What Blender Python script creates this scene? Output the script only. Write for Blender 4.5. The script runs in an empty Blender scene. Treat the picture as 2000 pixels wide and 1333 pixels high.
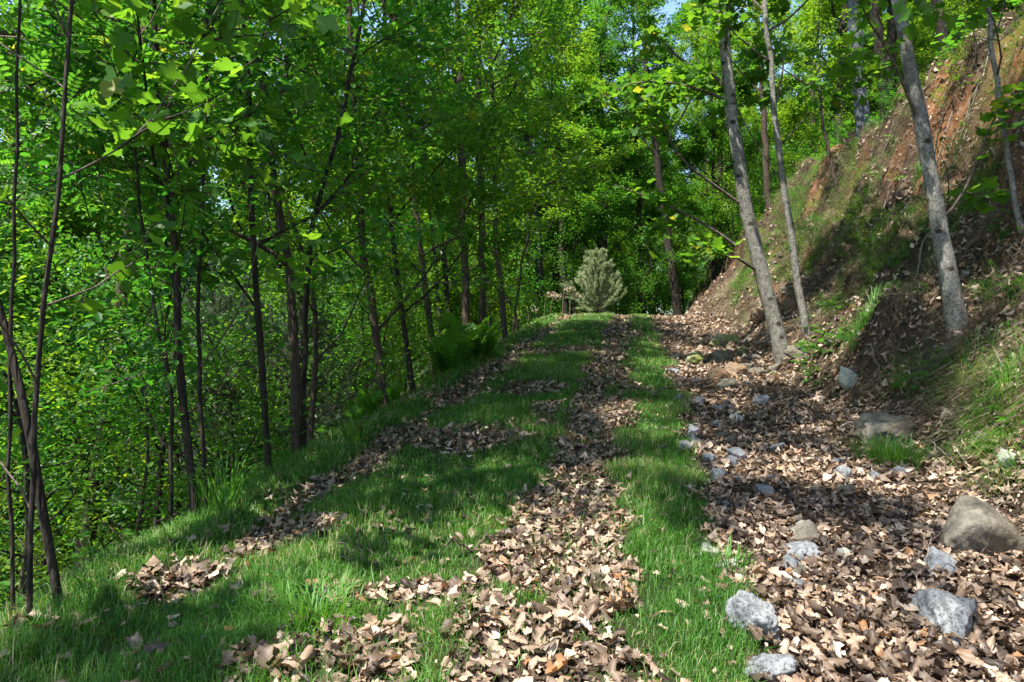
import bpy, math
import numpy as np
from mathutils import Matrix, Vector

# ------------------------------------------------------------------ camera, sky, sun, exposure
SC = bpy.context.scene
COL = SC.collection
CAMZ = 1.4
F = 1428.0                       # focal length in pixels of a 2000 px wide frame
cam = bpy.data.cameras.new('camera'); cam.sensor_width = 36; cam.lens = 36 * F / 2000
cam.clip_start = .05; cam.clip_end = 2000
camo = bpy.data.objects.new('camera', cam); COL.objects.link(camo)
camo.location = (0, 0, CAMZ); camo.rotation_euler = (math.radians(90), 0, 0)
SC.camera = camo
SUN_EL, SUN_AZ = math.radians(63), math.radians(225)      # azimuth clockwise from +y: behind the camera, to the left
sd = Vector((math.sin(SUN_AZ) * math.cos(SUN_EL), math.cos(SUN_AZ) * math.cos(SUN_EL), math.sin(SUN_EL)))
W = bpy.data.worlds.new('World'); SC.world = W; W.use_nodes = True
nt = W.node_tree; bg = nt.nodes['Background']
sky = nt.nodes.new('ShaderNodeTexSky'); sky.sky_type = 'NISHITA'; sky.sun_disc = False
sky.sun_elevation = SUN_EL; sky.sun_rotation = SUN_AZ; sky.air_density = 1.0; sky.dust_density = .6; sky.ozone_density = 2.0
nt.links.new(sky.outputs[0], bg.inputs[0]); bg.inputs[1].default_value = .15
sl = bpy.data.lights.new('sun', 'SUN'); sl.energy = 5.0; sl.angle = math.radians(.53); sl.color = (1, .955, .88)
so = bpy.data.objects.new('sun', sl); COL.objects.link(so); so.rotation_euler = sd.to_track_quat('Z', 'Y').to_euler()
so.location = (-20, -20, 40)
vs = SC.view_settings; vs.view_transform = 'Standard'; vs.look = 'None'; vs.gamma = 1; vs.exposure = 1.4
cy = SC.cycles
cy.max_bounces = 5; cy.diffuse_bounces = 4; cy.glossy_bounces = 2; cy.transmission_bounces = 5; cy.transparent_max_bounces = 4
cy.caustics_reflective = False; cy.caustics_refractive = False; cy.sample_clamp_indirect = 6
cy.use_denoising = True
try: cy.denoiser = 'OPENIMAGEDENOISE'
except Exception: pass
cy.use_adaptive_sampling = True; cy.adaptive_threshold = .02

R = np.random.default_rng(7)
TAB = np.random.default_rng(99).random((16, 256, 256))

def vn(x, y, f, s):
    """smooth value noise, -1..1"""
    x = np.asarray(x, float) * f + 17.3 * s; y = np.asarray(y, float) * f + 5.1 * s
    xi = np.floor(x).astype(int); yi = np.floor(y).astype(int); a = x - xi; b = y - yi
    a = a * a * (3 - 2 * a); b = b * b * (3 - 2 * b); T = TAB[s % 16]
    x0, x1, y0, y1 = xi & 255, (xi + 1) & 255, yi & 255, (yi + 1) & 255
    return 2 * ((T[x0, y0] * (1 - a) + T[x1, y0] * a) * (1 - b) + (T[x0, y1] * (1 - a) + T[x1, y1] * a) * b) - 1

def sstep(a, b, x):
    t = np.clip((x - a) / (b - a), 0, 1); return t * t * (3 - 2 * t)

def cpath(y):
    return .17 * np.minimum(y, 60) - .95

PV = np.array([-1, -.25, 0, .35, .8, 1.4, 2.0, 2.35, 2.6, 2.85, 3.15, 3.7, 5, 8, 20, 60, 200.])
PH = np.array([0, 0, .05, .3, .75, 1.35, 2.05, 2.55, 3.25, 3.95, 4.38, 4.62, 4.95, 5.5, 7.5, 11, 18.])

HY = [-20, 6, 9, 12, 15, 18, 22, 26, 30, 36, 60]
HH = [1.1, 1.12, 1.17, 1.11, .93, .99, .83, .68, .62, .7, .5]

def terrain(x, y):
    x = np.asarray(x, float); y = np.asarray(y, float)
    u = x - cpath(y)
    base = np.where(y < 19, .105 * y, .105 * 19 + .25 * (1 - np.exp(-(y - 19) * .42)) - .055 * np.maximum(y - 22, 0) ** 1.0)
    base = np.maximum(base, -4)
    s = np.maximum(-1.3 - u, 0)
    s2 = s * s / (s + .32)
    drop = np.where(s2 < 9, .68 * s2, 6.12 + 13 * (1 - np.exp(-(s2 - 9) * .035)))
    crown = -.07 * sstep(.7, 1.9, u) - .05 * np.exp(-((u - .56) / .22) ** 2) - .05 * np.exp(-((u + 1.0) / .25) ** 2)
    wob = .35 * vn(x, y, .35, 1) + .2 * vn(x, y, .9, 2)
    v = (u - np.interp(y, [15, 26], [3.0, 2.3]) + wob * sstep(2.2, 3.4, u)) * np.interp(y, [8, 16, 26], [1.0, 1.12, 1.3])
    H = np.interp(y, HY, HH)
    h = np.interp(v, PV, PH)
    h = np.where(v > -.25, h * (H + (1 - H) * .25 * np.exp(-np.maximum(v, 0))), 0)
    rough = sstep(.1, .8, v) * (1 - .7 * sstep(3.4, 5, v))
    scarp = sstep(2.0, 2.4, v) * (1 - sstep(3.0, 3.4, v))
    h = h + rough * (.24 * vn(x, y, 1.3, 3) + .17 * vn(x, y, 2.9, 4) + .1 * vn(x, y, 6.5, 5) - .22 * np.abs(vn(x, y, 1.9, 15)) * 2 ** .5 + .06 * vn(x, y, 13, 1)) + scarp * (.16 * vn(x, y, 4.5, 6) + .1 * vn(x, y, 9, 7))
    left = sstep(-1.4, -3, u) * (.14 * vn(x, y, .8, 8) + .05 * vn(x, y, 2.5, 9))
    far = sstep(20, 60, np.hypot(x, y)) * 1.2 * vn(x, y, .06, 10)
    small = .03 * vn(x, y, 1.7, 11) + .012 * vn(x, y, 5, 12)
    return base - drop + crown + h + left + far + small

def normal(x, y, e=.06):
    gx = (terrain(x + e, y) - terrain(x - e, y)) / (2 * e); gy = (terrain(x, y + e) - terrain(x, y - e)) / (2 * e)
    n = np.stack([-gx, -gy, np.ones_like(gx)], -1); return n / np.linalg.norm(n, axis=-1, keepdims=True)

YS = np.concatenate([np.arange(1.2, 12, .01), np.arange(12, 90, .05)])
def ground_at(px, py):
    """the point of the ground that a photograph pixel shows"""
    dx, dz = (px - 1000) / F, (666.5 - py) / F
    z = CAMZ + dz * YS; g = terrain(dx * YS, YS)
    k = np.argmax(z <= g) if (z <= g).any() else len(YS) - 1
    y = YS[k]; return np.array([dx * y, y, float(terrain(dx * y, y))])

def shoulder_at(px, py):
    """the same, for things on the shoulder: where the pixel's line meets the plane of the track"""
    y = CAMZ / ((py - 666.5) / F + .105); x = (px - 1000) / F * y; return np.array([x, y, float(terrain(x, y))])

def at(px, py, y):
    """the point at distance y ahead that a photograph pixel shows"""
    return np.array([(px - 1000) / F * y, y, CAMZ + (666.5 - py) / F * y])

# ------------------------------------------------------------------ mesh helpers
def mesh(name, V, faces, mat, smooth=False, tone=None):
    """faces: list of int arrays (n,k)"""
    V = np.asarray(V, np.float32)
    faces = [np.asarray(f, np.int32) for f in (faces if isinstance(faces, list) else [faces]) if len(f)]
    me = bpy.data.meshes.new(name)
    me.vertices.add(len(V)); me.vertices.foreach_set('co', V.ravel())
    L = np.concatenate([f.ravel() for f in faces]); cnt = np.concatenate([np.full(len(f), f.shape[1], np.int32) for f in faces])
    me.loops.add(len(L)); me.loops.foreach_set('vertex_index', L)
    me.polygons.add(len(cnt)); st = np.zeros(len(cnt), np.int32); st[1:] = np.cumsum(cnt)[:-1]
    me.polygons.foreach_set('loop_start', st); me.polygons.foreach_set('loop_total', cnt)
    if smooth: me.polygons.foreach_set('use_smooth', np.ones(len(cnt), bool))
    if tone is not None:
        a = me.attributes.new('tone', 'FLOAT', 'POINT'); a.data.foreach_set('value', np.asarray(tone, np.float32))
    me.update(calc_edges=True)
    if mat: me.materials.append(mat)
    return me

def obj(name, me, parent=None, loc=None):
    o = bpy.data.objects.new(name, me); COL.objects.link(o)
    if parent is not None: o.parent = parent
    if loc is not None: o.location = loc
    return o

def tag(o, label=None, cat=None, group=None, kind=None):
    if label: o['label'] = label
    if cat: o['category'] = cat
    if group: o['group'] = group
    if kind: o['kind'] = kind
    return o

def spread(tv, tf, P, M, S):
    """copies of a small template joined: tv (n,3), tf list of (m,k), P (N,3), M (N,3,3), S (N,)"""
    N, n = len(P), len(tv)
    V = np.einsum('nij,kj->nki', M, tv) * S[:, None, None] + P[:, None, :]
    off = (np.arange(N) * n)[:, None, None]
    return V.reshape(-1, 3), [(f[None] + off).reshape(-1, f.shape[1]) for f in tf]

def join(parts):
    Vs, Fs, off = [], {}, 0
    for V, fs in parts:
        Vs.append(V)
        for f in fs:
            if len(f): Fs.setdefault(f.shape[1], []).append(f + off)
        off += len(V)
    return np.concatenate(Vs), [np.concatenate(f) for f in Fs.values()]

def unit(v): return v / np.maximum(np.linalg.norm(v, axis=-1, keepdims=True), 1e-9)

def frames(N, up, tilt, rng, fwd=None, fj=.9):
    """random leaf frames (columns x=side, y=forward, z=normal): normal near up, tilted"""
    up = np.broadcast_to(up, (N, 3)); n = unit(up + rng.normal(0, tilt, (N, 3)))
    f = rng.normal(0, 1, (N, 3)) if fwd is None else fwd + rng.normal(0, fj, (N, 3))
    f = unit(f - (f * n).sum(1, keepdims=True) * n); s = np.cross(f, n)
    return np.stack([s, f, n], -1)

def tube(P, rad, k=8, cap=True, bump=0., seed=0):
    P = np.asarray(P, float); n = len(P); rad = np.asarray(rad, float)
    T = np.gradient(P, axis=0); T = unit(T)
    ref = np.array([1., 0, 0]) if abs(T[0, 0]) < .8 else np.array([0, 1., 0])
    A = unit(np.cross(T, ref)); B = np.cross(T, A)
    th = np.arange(k) / k * 2 * np.pi
    rr = np.repeat(rad[:, None], k, 1)
    if bump:
        z = np.arange(n)[:, None] * .7; rr = rr * (1 + bump * vn(np.cos(th)[None] * 2 + z * .15 + seed, np.sin(th)[None] * 2 + z, .9, 13))
    V = P[:, None] + rr[..., None] * (np.cos(th)[None, :, None] * A[:, None] + np.sin(th)[None, :, None] * B[:, None])
    i = np.arange(n - 1)[:, None] * k; j = np.arange(k)[None]; j2 = (j + 1) % k
    q = np.stack([i + j, i + j2, i + k + j2, i + k + j], -1).reshape(-1, 4)
    fs = [q]
    if cap:
        V = np.concatenate([V.reshape(-1, 3), P[-1:] + T[-1:] * rad[-1]]); e = (n - 1) * k
        fs.append(np.stack([e + np.arange(k), e + (np.arange(k) + 1) % k, np.full(k, n * k)], -1))
    return V.reshape(-1, 3), fs

def resample(P, n):
    """smooth curve through points"""
    P = np.asarray(P, float)
    d = np.r_[0, np.cumsum(np.linalg.norm(np.diff(P, axis=0), axis=1))]; t = np.linspace(0, d[-1], n)
    if len(P) < 3: return np.stack([np.interp(t, d, P[:, i]) for i in range(3)], 1)
    Q = np.vstack([2 * P[0] - P[1], P, 2 * P[-1] - P[-2]]); out = []
    for tt in t:
        k = min(np.searchsorted(d, tt, 'right') - 1, len(P) - 2); a = (tt - d[k]) / max(d[k + 1] - d[k], 1e-9)
        p0, p1, p2, p3 = Q[k:k + 4]
        out.append(.5 * (2 * p1 + (p2 - p0) * a + (2 * p0 - 5 * p1 + 4 * p2 - p3) * a * a + (3 * p1 - p0 - 3 * p2 + p3) * a ** 3))
    return np.array(out)

# ------------------------------------------------------------------ materials
def new_mat(name):
    m = bpy.data.materials.new(name); m.use_nodes = True; n = m.node_tree; n.nodes.clear()
    out = n.nodes.new('ShaderNodeOutputMaterial'); return m, n, out

def ramp(n, stops):
    r = n.nodes.new('ShaderNodeValToRGB'); e = r.color_ramp.elements
    while len(e) < len(stops): e.new(.5)
    for q, (p, c) in zip(e, stops): q.position = p; q.color = (*c, 1)
    return r

def leaf_mat(name, stops, trans, rough=.45, mix=.5, spec=.35, blotch=0.):
    """tone attribute picks the leaf's own colour; light passes through, tinted by trans"""
    m, n, out = new_mat(name); lk = n.links.new
    at_ = n.nodes.new('ShaderNodeAttribute'); at_.attribute_name = 'tone'
    oi = n.nodes.new('ShaderNodeObjectInfo')
    ad = n.nodes.new('ShaderNodeMath'); ad.operation = 'MULTIPLY_ADD'; ad.inputs[1].default_value = .3; ad.inputs[2].default_value = -.15
    lk(oi.outputs['Random'], ad.inputs[0])
    s = n.nodes.new('ShaderNodeMath'); s.operation = 'ADD'; s.use_clamp = True; lk(at_.outputs['Fac'], s.inputs[0]); lk(ad.outputs[0], s.inputs[1])
    r = ramp(n, stops); lk(s.outputs[0], r.inputs[0])
    if blotch:
        tc = n.nodes.new('ShaderNodeTexCoord'); nz = n.nodes.new('ShaderNodeTexNoise'); nz.inputs['Scale'].default_value = blotch; nz.inputs['Detail'].default_value = 5; nz.inputs['Roughness'].default_value = .7
        lk(tc.outputs['Object'], nz.inputs[0]); rb_ = ramp(n, [(.3, (.5, .45, .42)), (.5, (1, 1, 1)), (.75, (1.25, 1.2, 1.15))]); lk(nz.outputs[0], rb_.inputs[0])
        mb = n.nodes.new('ShaderNodeMix'); mb.data_type = 'RGBA'; mb.blend_type = 'MULTIPLY'; mb.inputs[0].default_value = 1; lk(r.outputs[0], mb.inputs[6]); lk(rb_.outputs[0], mb.inputs[7]); r = mb
    src = r.outputs[2] if blotch else r.outputs[0]
    p = n.nodes.new('ShaderNodeBsdfPrincipled'); lk(src, p.inputs['Base Color']); p.inputs['Roughness'].default_value = rough
    p.inputs['Specular IOR Level'].default_value = spec
    t = n.nodes.new('ShaderNodeBsdfTranslucent')
    g = n.nodes.new('ShaderNodeMix'); g.data_type = 'RGBA'; g.blend_type = 'MULTIPLY'; g.inputs[0].default_value = 1
    lk(src, g.inputs[6]); g.inputs[7].default_value = (*trans, 1); lk(g.outputs[2], t.inputs[0])
    x = n.nodes.new('ShaderNodeMixShader'); x.inputs[0].default_value = mix; lk(p.outputs[0], x.inputs[1]); lk(t.outputs[0], x.inputs[2])
    lk(x.outputs[0], out.inputs[0]); return m

def bark_mat(name, dark, light, patch, patch_amt, scale=1., ridge=1., zs=4):
    m, n, out = new_mat(name); lk = n.links.new
    tc = n.nodes.new('ShaderNodeTexCoord'); mp = n.nodes.new('ShaderNodeMapping'); mp.inputs['Scale'].default_value = (22 * scale, 22 * scale, zs * scale)
    lk(tc.outputs['Object'], mp.inputs[0])
    a = n.nodes.new('ShaderNodeTexNoise'); a.inputs['Scale'].default_value = 1.6; a.inputs['Detail'].default_value = 6; a.inputs['Roughness'].default_value = .65; lk(mp.outputs[0], a.inputs[0])
    b = n.nodes.new('ShaderNodeTexNoise'); b.inputs['Scale'].default_value = 11; b.inputs['Detail'].default_value = 8; b.inputs['Roughness'].default_value = .78; lk(tc.outputs['Object'], b.inputs[0])
    v = n.nodes.new('ShaderNodeTexVoronoi'); v.feature = 'DISTANCE_TO_EDGE'; v.inputs['Scale'].default_value = 1.3; lk(mp.outputs[0], v.inputs[0])
    c = n.nodes.new('ShaderNodeTexNoise'); c.inputs['Scale'].default_value = 5; c.inputs['Detail'].default_value = 8; c.inputs['Roughness'].default_value = .8; lk(mp.outputs[0], c.inputs[0])
    am = n.nodes.new('ShaderNodeMix'); am.inputs[0].default_value = .5; lk(a.outputs[0], am.inputs[2]); lk(c.outputs[0], am.inputs[3])
    r1 = ramp(n, [(.38, dark), (.62, light)]); lk(am.outputs[0], r1.inputs[0])
    r2 = ramp(n, [(max(.5 - patch_amt * .22, 0), (0, 0, 0)), (.62, (1, 1, 1))]); lk(b.outputs[0], r2.inputs[0])
    mx = n.nodes.new('ShaderNodeMix'); mx.data_type = 'RGBA'; lk(r1.outputs[0], mx.inputs[6]); mx.inputs[7].default_value = (*patch, 1)
    mm = n.nodes.new('ShaderNodeMath'); mm.operation = 'MULTIPLY'; mm.inputs[1].default_value = patch_amt; lk(r2.outputs[0], mm.inputs[0]); lk(mm.outputs[0], mx.inputs[0])
    col_ = mx.outputs[2]
    if patch_amt > .6:                     # dark knots and branch scars on smooth bark
        kn = n.nodes.new('ShaderNodeTexVoronoi'); kn.inputs['Scale'].default_value = 4.2; kn.inputs['Randomness'].default_value = 1
        mk = n.nodes.new('ShaderNodeMapping'); mk.inputs['Scale'].default_value = (1, 1, 1.5); lk(tc.outputs['Object'], mk.inputs[0]); lk(mk.outputs[0], kn.inputs[0])
        rk = ramp(n, [(.13, (.22, .18, .15)), (.24, (1, 1, 1))]); lk(kn.outputs['Distance'], rk.inputs[0])
        c4 = n.nodes.new('ShaderNodeTexNoise'); c4.inputs['Scale'].default_value = 60; c4.inputs['Detail'].default_value = 4; lk(tc.outputs['Object'], c4.inputs[0]); r4 = ramp(n, [(.38, (.5, .48, .45)), (.55, (1, 1, 1))]); lk(c4.outputs[0], r4.inputs[0])
        for q in (rk, r4):
            mq = n.nodes.new('ShaderNodeMix'); mq.data_type = 'RGBA'; mq.blend_type = 'MULTIPLY'; mq.inputs[0].default_value = 1; lk(col_, mq.inputs[6]); lk(q.outputs[0], mq.inputs[7]); col_ = mq.outputs[2]
    p = n.nodes.new('ShaderNodeBsdfPrincipled'); lk(col_, p.inputs['Base Color']); p.inputs['Roughness'].default_value = .9; p.inputs['Specular IOR Level'].default_value = .2
    h = n.nodes.new('ShaderNodeMath'); h.operation = 'MULTIPLY'; lk(a.outputs[0], h.inputs[0])
    rv = ramp(n, [(0, (0, 0, 0)), (.35, (1, 1, 1))]); lk(v.outputs['Distance'], rv.inputs[0]); lk(rv.outputs[0], h.inputs[1])
    bp = n.nodes.new('ShaderNodeBump'); bp.inputs['Strength'].default_value = .8 * ridge; bp.inputs['Distance'].default_value = .025; lk(h.outputs[0], bp.inputs['Height']); lk(bp.outputs[0], p.inputs['Normal'])
    lk(p.outputs[0], out.inputs[0]); return m

def rock_mat(name, dark, light, stain, stain_amt, speck=.0):
    m, n, out = new_mat(name); lk = n.links.new
    tc = n.nodes.new('ShaderNodeTexCoord')
    a = n.nodes.new('ShaderNodeTexNoise'); a.inputs['Scale'].default_value = 9; a.inputs['Detail'].default_value = 10; a.inputs['Roughness'].default_value = .72; lk(tc.outputs['Object'], a.inputs[0])
    b = n.nodes.new('ShaderNodeTexNoise'); b.inputs['Scale'].default_value = 3.2; b.inputs['Detail'].default_value = 4; lk(tc.outputs['Object'], b.inputs[0])
    c = n.nodes.new('ShaderNodeTexNoise'); c.inputs['Scale'].default_value = 55; c.inputs['Detail'].default_value = 3; c.inputs['Roughness'].default_value = .8; lk(tc.outputs['Object'], c.inputs[0])
    r1 = ramp(n, [(.3, dark), (.55, light), (.8, tuple(min(1, q * 1.35) for q in light))]); lk(a.outputs[0], r1.inputs[0])
    r2 = ramp(n, [(.42, (0, 0, 0)), (.62, (1, 1, 1))]); lk(b.outputs[0], r2.inputs[0])
    mm = n.nodes.new('ShaderNodeMath'); mm.operation = 'MULTIPLY'; mm.inputs[1].default_value = stain_amt; lk(r2.outputs[0], mm.inputs[0])
    mx = n.nodes.new('ShaderNodeMix'); mx.data_type = 'RGBA'; lk(r1.outputs[0], mx.inputs[6]); mx.inputs[7].default_value = (*stain, 1); lk(mm.outputs[0], mx.inputs[0])
    r3 = ramp(n, [(.36, (1 - speck,) * 3), (.5, (1, 1, 1))]); lk(c.outputs[0], r3.inputs[0])
    m2 = n.nodes.new('ShaderNodeMix'); m2.data_type = 'RGBA'; m2.blend_type = 'MULTIPLY'; m2.inputs[0].default_value = 1; lk(mx.outputs[2], m2.inputs[6]); lk(r3.outputs[0], m2.inputs[7])
    p = n.nodes.new('ShaderNodeBsdfPrincipled'); lk(m2.outputs[2], p.inputs['Base Color']); p.inputs['Roughness'].default_value = .8; p.inputs['Specular IOR Level'].default_value = .3
    ad = n.nodes.new('ShaderNodeMath'); ad.operation = 'MULTIPLY_ADD'; ad.inputs[1].default_value = .25; lk(c.outputs[0], ad.inputs[0]); lk(a.outputs[0], ad.inputs[2])
    bp = n.nodes.new('ShaderNodeBump'); bp.inputs['Strength'].default_value = .9; bp.inputs['Distance'].default_value = .03; lk(ad.outputs[0], bp.inputs['Height']); lk(bp.outputs[0], p.inputs['Normal'])
    lk(p.outputs[0], out.inputs[0]); return m

M = {}
GY = (1.9, 1.75, .9)
M['tulip'] = leaf_mat('tulip_leaf', [(0, (.035, .105, .012)), (.5, (.06, .17, .018)), (.9, (.11, .23, .022)), (1, (.2, .23, .03))], (2.7, 2.2, 1.0), .5)
M['wood_leaf'] = leaf_mat('woodland_leaf', [(0, (.028, .1, .014)), (.5, (.055, .16, .018)), (1, (.11, .22, .022))], (2.3, 2.3, 1.0), .45)
M['bright_leaf'] = leaf_mat('bright_leaf', [(0, (.05, .14, .014)), (.5, (.09, .21, .018)), (1, (.16, .27, .024))], (2.6, 2.1, .9), .5)
M['dark_leaf'] = leaf_mat('dark_leaf', [(0, (.02, .085, .014)), (.6, (.042, .145, .018)), (1, (.085, .2, .022))], (2.2, 2.4, 1.1), .4)
M['locust'] = leaf_mat('locust_leaf', [(0, (.03, .11, .02)), (.5, (.055, .165, .024)), (.92, (.1, .22, .03)), (1, (.26, .25, .03))], (2.3, 2.3, 1.0), .42)
M['fern'] = leaf_mat('fern_leaf', [(0, (.045, .14, .016)), (.6, (.08, .22, .025)), (1, (.13, .27, .04))], (2.2, 1.9, 1.0), .55)
M['grass'] = leaf_mat('grass_blade', [(0, (.03, .1, .014)), (.45, (.07, .2, .025)), (.84, (.14, .28, .04)), (.92, (.22, .24, .08)), (1, (.4, .33, .2))], (1.6, 1.6, .8), .5, .4)
M['straw'] = leaf_mat('dead_grass', [(0, (.12, .085, .05)), (.5, (.3, .235, .155)), (1, (.45, .38, .28))], (1.1, 1.0, .9), .6, .2)
M['pine'] = leaf_mat('pine_needles', [(0, (.15, .2, .09)), (.5, (.31, .37, .19)), (1, (.45, .49, .3))], (1.2, 1.2, .9), .45, .25)
M['dry'] = leaf_mat('dry_leaf', [(0, (.045, .03, .022)), (.3, (.15, .105, .072)), (.6, (.33, .24, .165)), (.8, (.5, .4, .3)), (.9, (.32, .16, .065)), (1, (.64, .55, .44))], (1.3, .95, .6), .5, .22, .35, 38.)
M['soft_pine'] = leaf_mat('soft_pine_needles', [(0, (.045, .085, .045)), (.5, (.1, .155, .085)), (1, (.19, .24, .15))], (1.2, 1.2, .9), .45, .25)
M['bark'] = bark_mat('brown_bark', (.02, .014, .01), (.1, .07, .048), (.14, .125, .09), .35)
M['dark_bark'] = bark_mat('dark_bark', (.01, .0075, .006), (.05, .037, .028), (.085, .08, .06), .3)
M['pale_bark'] = bark_mat('pale_grey_bark', (.03, .025, .019), (.17, .155, .125), (.36, .35, .3), .75, .9, .3, 9)
M['grey_bark'] = bark_mat('grey_bark', (.045, .05, .06), (.12, .13, .15), (.19, .2, .215), .4)
M['twig'] = bark_mat('twig_bark', (.05, .035, .025), (.15, .115, .085), (.2, .18, .15), .3)
M['dead_wood'] = bark_mat('dead_wood', (.1, .08, .065), (.3, .255, .21), (.36, .33, .29), .4)
M['grey_rock'] = rock_mat('grey_rock', (.06, .065, .068), (.22, .23, .235), (.44, .44, .43), .45, .7)
M['tan_rock'] = rock_mat('tan_rock', (.07, .06, .045), (.2, .18, .14), (.14, .115, .07), .6, .35)
M['rust_rock'] = rock_mat('rusty_rock', (.11, .075, .045), (.25, .18, .115), (.3, .155, .065), .55, .3)
M['pale_rock'] = rock_mat('pale_rock', (.2, .2, .165), (.4, .4, .34), (.22, .25, .14), .5, .25)
M['mossy_rock'] = rock_mat('mossy_rock', (.1, .1, .045), (.25, .24, .13), (.16, .2, .045), .8, .2)

def ground_mat():
    m, n, out = new_mat('forest_soil'); lk = n.links.new
    tc = n.nodes.new('ShaderNodeTexCoord')
    a = n.nodes.new('ShaderNodeTexNoise'); a.inputs['Scale'].default_value = 6; a.inputs['Detail'].default_value = 9; a.inputs['Roughness'].default_value = .7; lk(tc.outputs['Object'], a.inputs[0])
    b = n.nodes.new('ShaderNodeTexNoise'); b.inputs['Scale'].default_value = 28; b.inputs['Detail'].default_value = 6; b.inputs['Roughness'].default_value = .75; lk(tc.outputs['Object'], b.inputs[0])
    r = ramp(n, [(.3, (.025, .017, .011)), (.5, (.075, .052, .034)), (.72, (.17, .125, .085))]); lk(a.outputs[0], r.inputs[0])
    rc = ramp(n, [(.28, (.08, .036, .018)), (.5, (.25, .115, .052)), (.75, (.42, .26, .155))]); lk(a.outputs[0], rc.inputs[0])
    rg = ramp(n, [(.3, (.02, .045, .01)), (.7, (.06, .1, .025))]); lk(b.outputs[0], rg.inputs[0])
    cl = n.nodes.new('ShaderNodeAttribute'); cl.attribute_name = 'clay'
    gr = n.nodes.new('ShaderNodeAttribute'); gr.attribute_name = 'turf'
    m1 = n.nodes.new('ShaderNodeMix'); m1.data_type = 'RGBA'; lk(cl.outputs['Fac'], m1.inputs[0]); lk(r.outputs[0], m1.inputs[6]); lk(rc.outputs[0], m1.inputs[7])
    m2 = n.nodes.new('ShaderNodeMix'); m2.data_type = 'RGBA'; lk(gr.outputs['Fac'], m2.inputs[0]); lk(m1.outputs[2], m2.inputs[6]); lk(rg.outputs[0], m2.inputs[7])
    p = n.nodes.new('ShaderNodeBsdfPrincipled'); lk(m2.outputs[2], p.inputs['Base Color']); p.inputs['Roughness'].default_value = .95; p.inputs['Specular IOR Level'].default_value = .1
    s = n.nodes.new('ShaderNodeMath'); s.operation = 'ADD'; lk(a.outputs[0], s.inputs[0]); lk(b.outputs[0], s.inputs[1])
    bp = n.nodes.new('ShaderNodeBump'); bp.inputs['Strength'].default_value = 1; bp.inputs['Distance'].default_value = .05; lk(s.outputs[0], bp.inputs['Height']); lk(bp.outputs[0], p.inputs['Normal'])
    lk(p.outputs[0], out.inputs[0]); return m
M['soil'] = ground_mat()

# ------------------------------------------------------------------ ground sheet
def leafy(x, y):
    """0..1: how much of the ground here lies under dead leaves (1) or grows grass (0), on and beside the track"""
    u = x - cpath(y); nz = .18 * vn(x, y, 1.3, 3) + .13 * vn(x, y, 3.4, 5) + .07 * vn(x, y, 9, 8)
    w = .3 + .06 * vn(y * 0 + 3, y, .7, 6)
    right = (1 - sstep(w - .14, w + .14, np.abs(u - .57 + .35 * nz) + .75 * nz)) * np.where(vn(x, y, 2.4, 14) + .4 * vn(x, y, 8, 3) > .8, .35, 1)
    leftw = (.13 + .08 * vn(y * 0 + 9, y, .5, 7)) * sstep(2.6, 4.6, y)
    lft = (1 - sstep(leftw - .12, leftw + .14, np.abs(u + 1.0 + .4 * nz) + .7 * nz))
    ditch = sstep(1.24, 1.46, u + .9 * nz)
    def ell(cx, cy_, rx, ry): return 1 - sstep(.65, 1.2, np.hypot((u - cx) / rx, (y - cy_) / ry) + 2.4 * nz)
    mid = np.maximum.reduce([ell(-.05, 3.08, .5, .2), ell(-.32, 5.7, .5, .35), ell(-.2, 12.0, .7, .6), ell(-1.15, 3.3, .22, .3), ell(-.9, 3.9, .3, .3), ell(-.1, 8.2, .4, .5), ell(-1.5, 2.9, .2, .2)])
    bald = .75 * sstep(.6, .85, vn(x, y, 1.1, 12) + .6 * nz + .14 * (y < 4.6) * (u < -.35)) * (u < .2)
    shoulder = sstep(-1.6, -2.3, u + 1.2 * nz) * .9
    return np.clip(np.maximum.reduce([right, lft, ditch, mid, shoulder, bald]), 0, 1)

def axis(lo, hi, fine0, fine1, step, growth):
    a = list(np.arange(fine0, fine1, step)); s = step; x = a[-1]
    while x < hi: s *= growth; x += s; a.append(x)
    s = step; x = fine0
    while x > lo: s *= growth; x -= s; a.insert(0, x)
    return np.array(a)
gx = axis(-400, 400, -3, 8, .08, 1.07); gy_ = axis(-60, 600, 1.5, 18, .1, 1.06)
X, Y = np.meshgrid(gx, gy_, indexing='ij'); Z = terrain(X, Y)
nx, ny = X.shape; idx = np.arange(nx * ny).reshape(nx, ny)
gm = mesh('ground', np.stack([X, Y, Z], -1).reshape(-1, 3), np.stack([idx[:-1, :-1], idx[1:, :-1], idx[1:, 1:], idx[:-1, 1:]], -1).reshape(-1, 4), M['soil'], True)
vv = X - cpath(Y) - 3.0 + .35 * vn(X, Y, .35, 1) + .2 * vn(X, Y, .9, 2)
clay = sstep(2.2, 2.5, vv + .5 * vn(X, Y, 1.5, 9) + .2 * vn(X, Y, 4, 3)) * (1 - sstep(2.7, 2.95, vv + .5 * vn(X, Y, 1.7, 8) + .2 * vn(X, Y, 5, 4))) * (1 - sstep(11, 14, Y)) * (.55 + .45 * sstep(-.3, .3, vn(X, Y, 2.6, 2)))
clay = np.maximum(clay, .6 * sstep(.35, .6, vn(X, Y, .9, 14)) * sstep(.5, .9, vv) * (1 - sstep(2.6, 3, vv)))
turf = (1 - leafy(X, Y)) * sstep(-2.6, -2.0, X - cpath(Y))
for nm, a in (('clay', clay), ('turf', turf)):
    q = gm.attributes.new(nm, 'FLOAT', 'POINT'); q.data.foreach_set('value', a.astype(np.float32).ravel())
ground = tag(obj('ground', gm), kind='structure')

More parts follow.
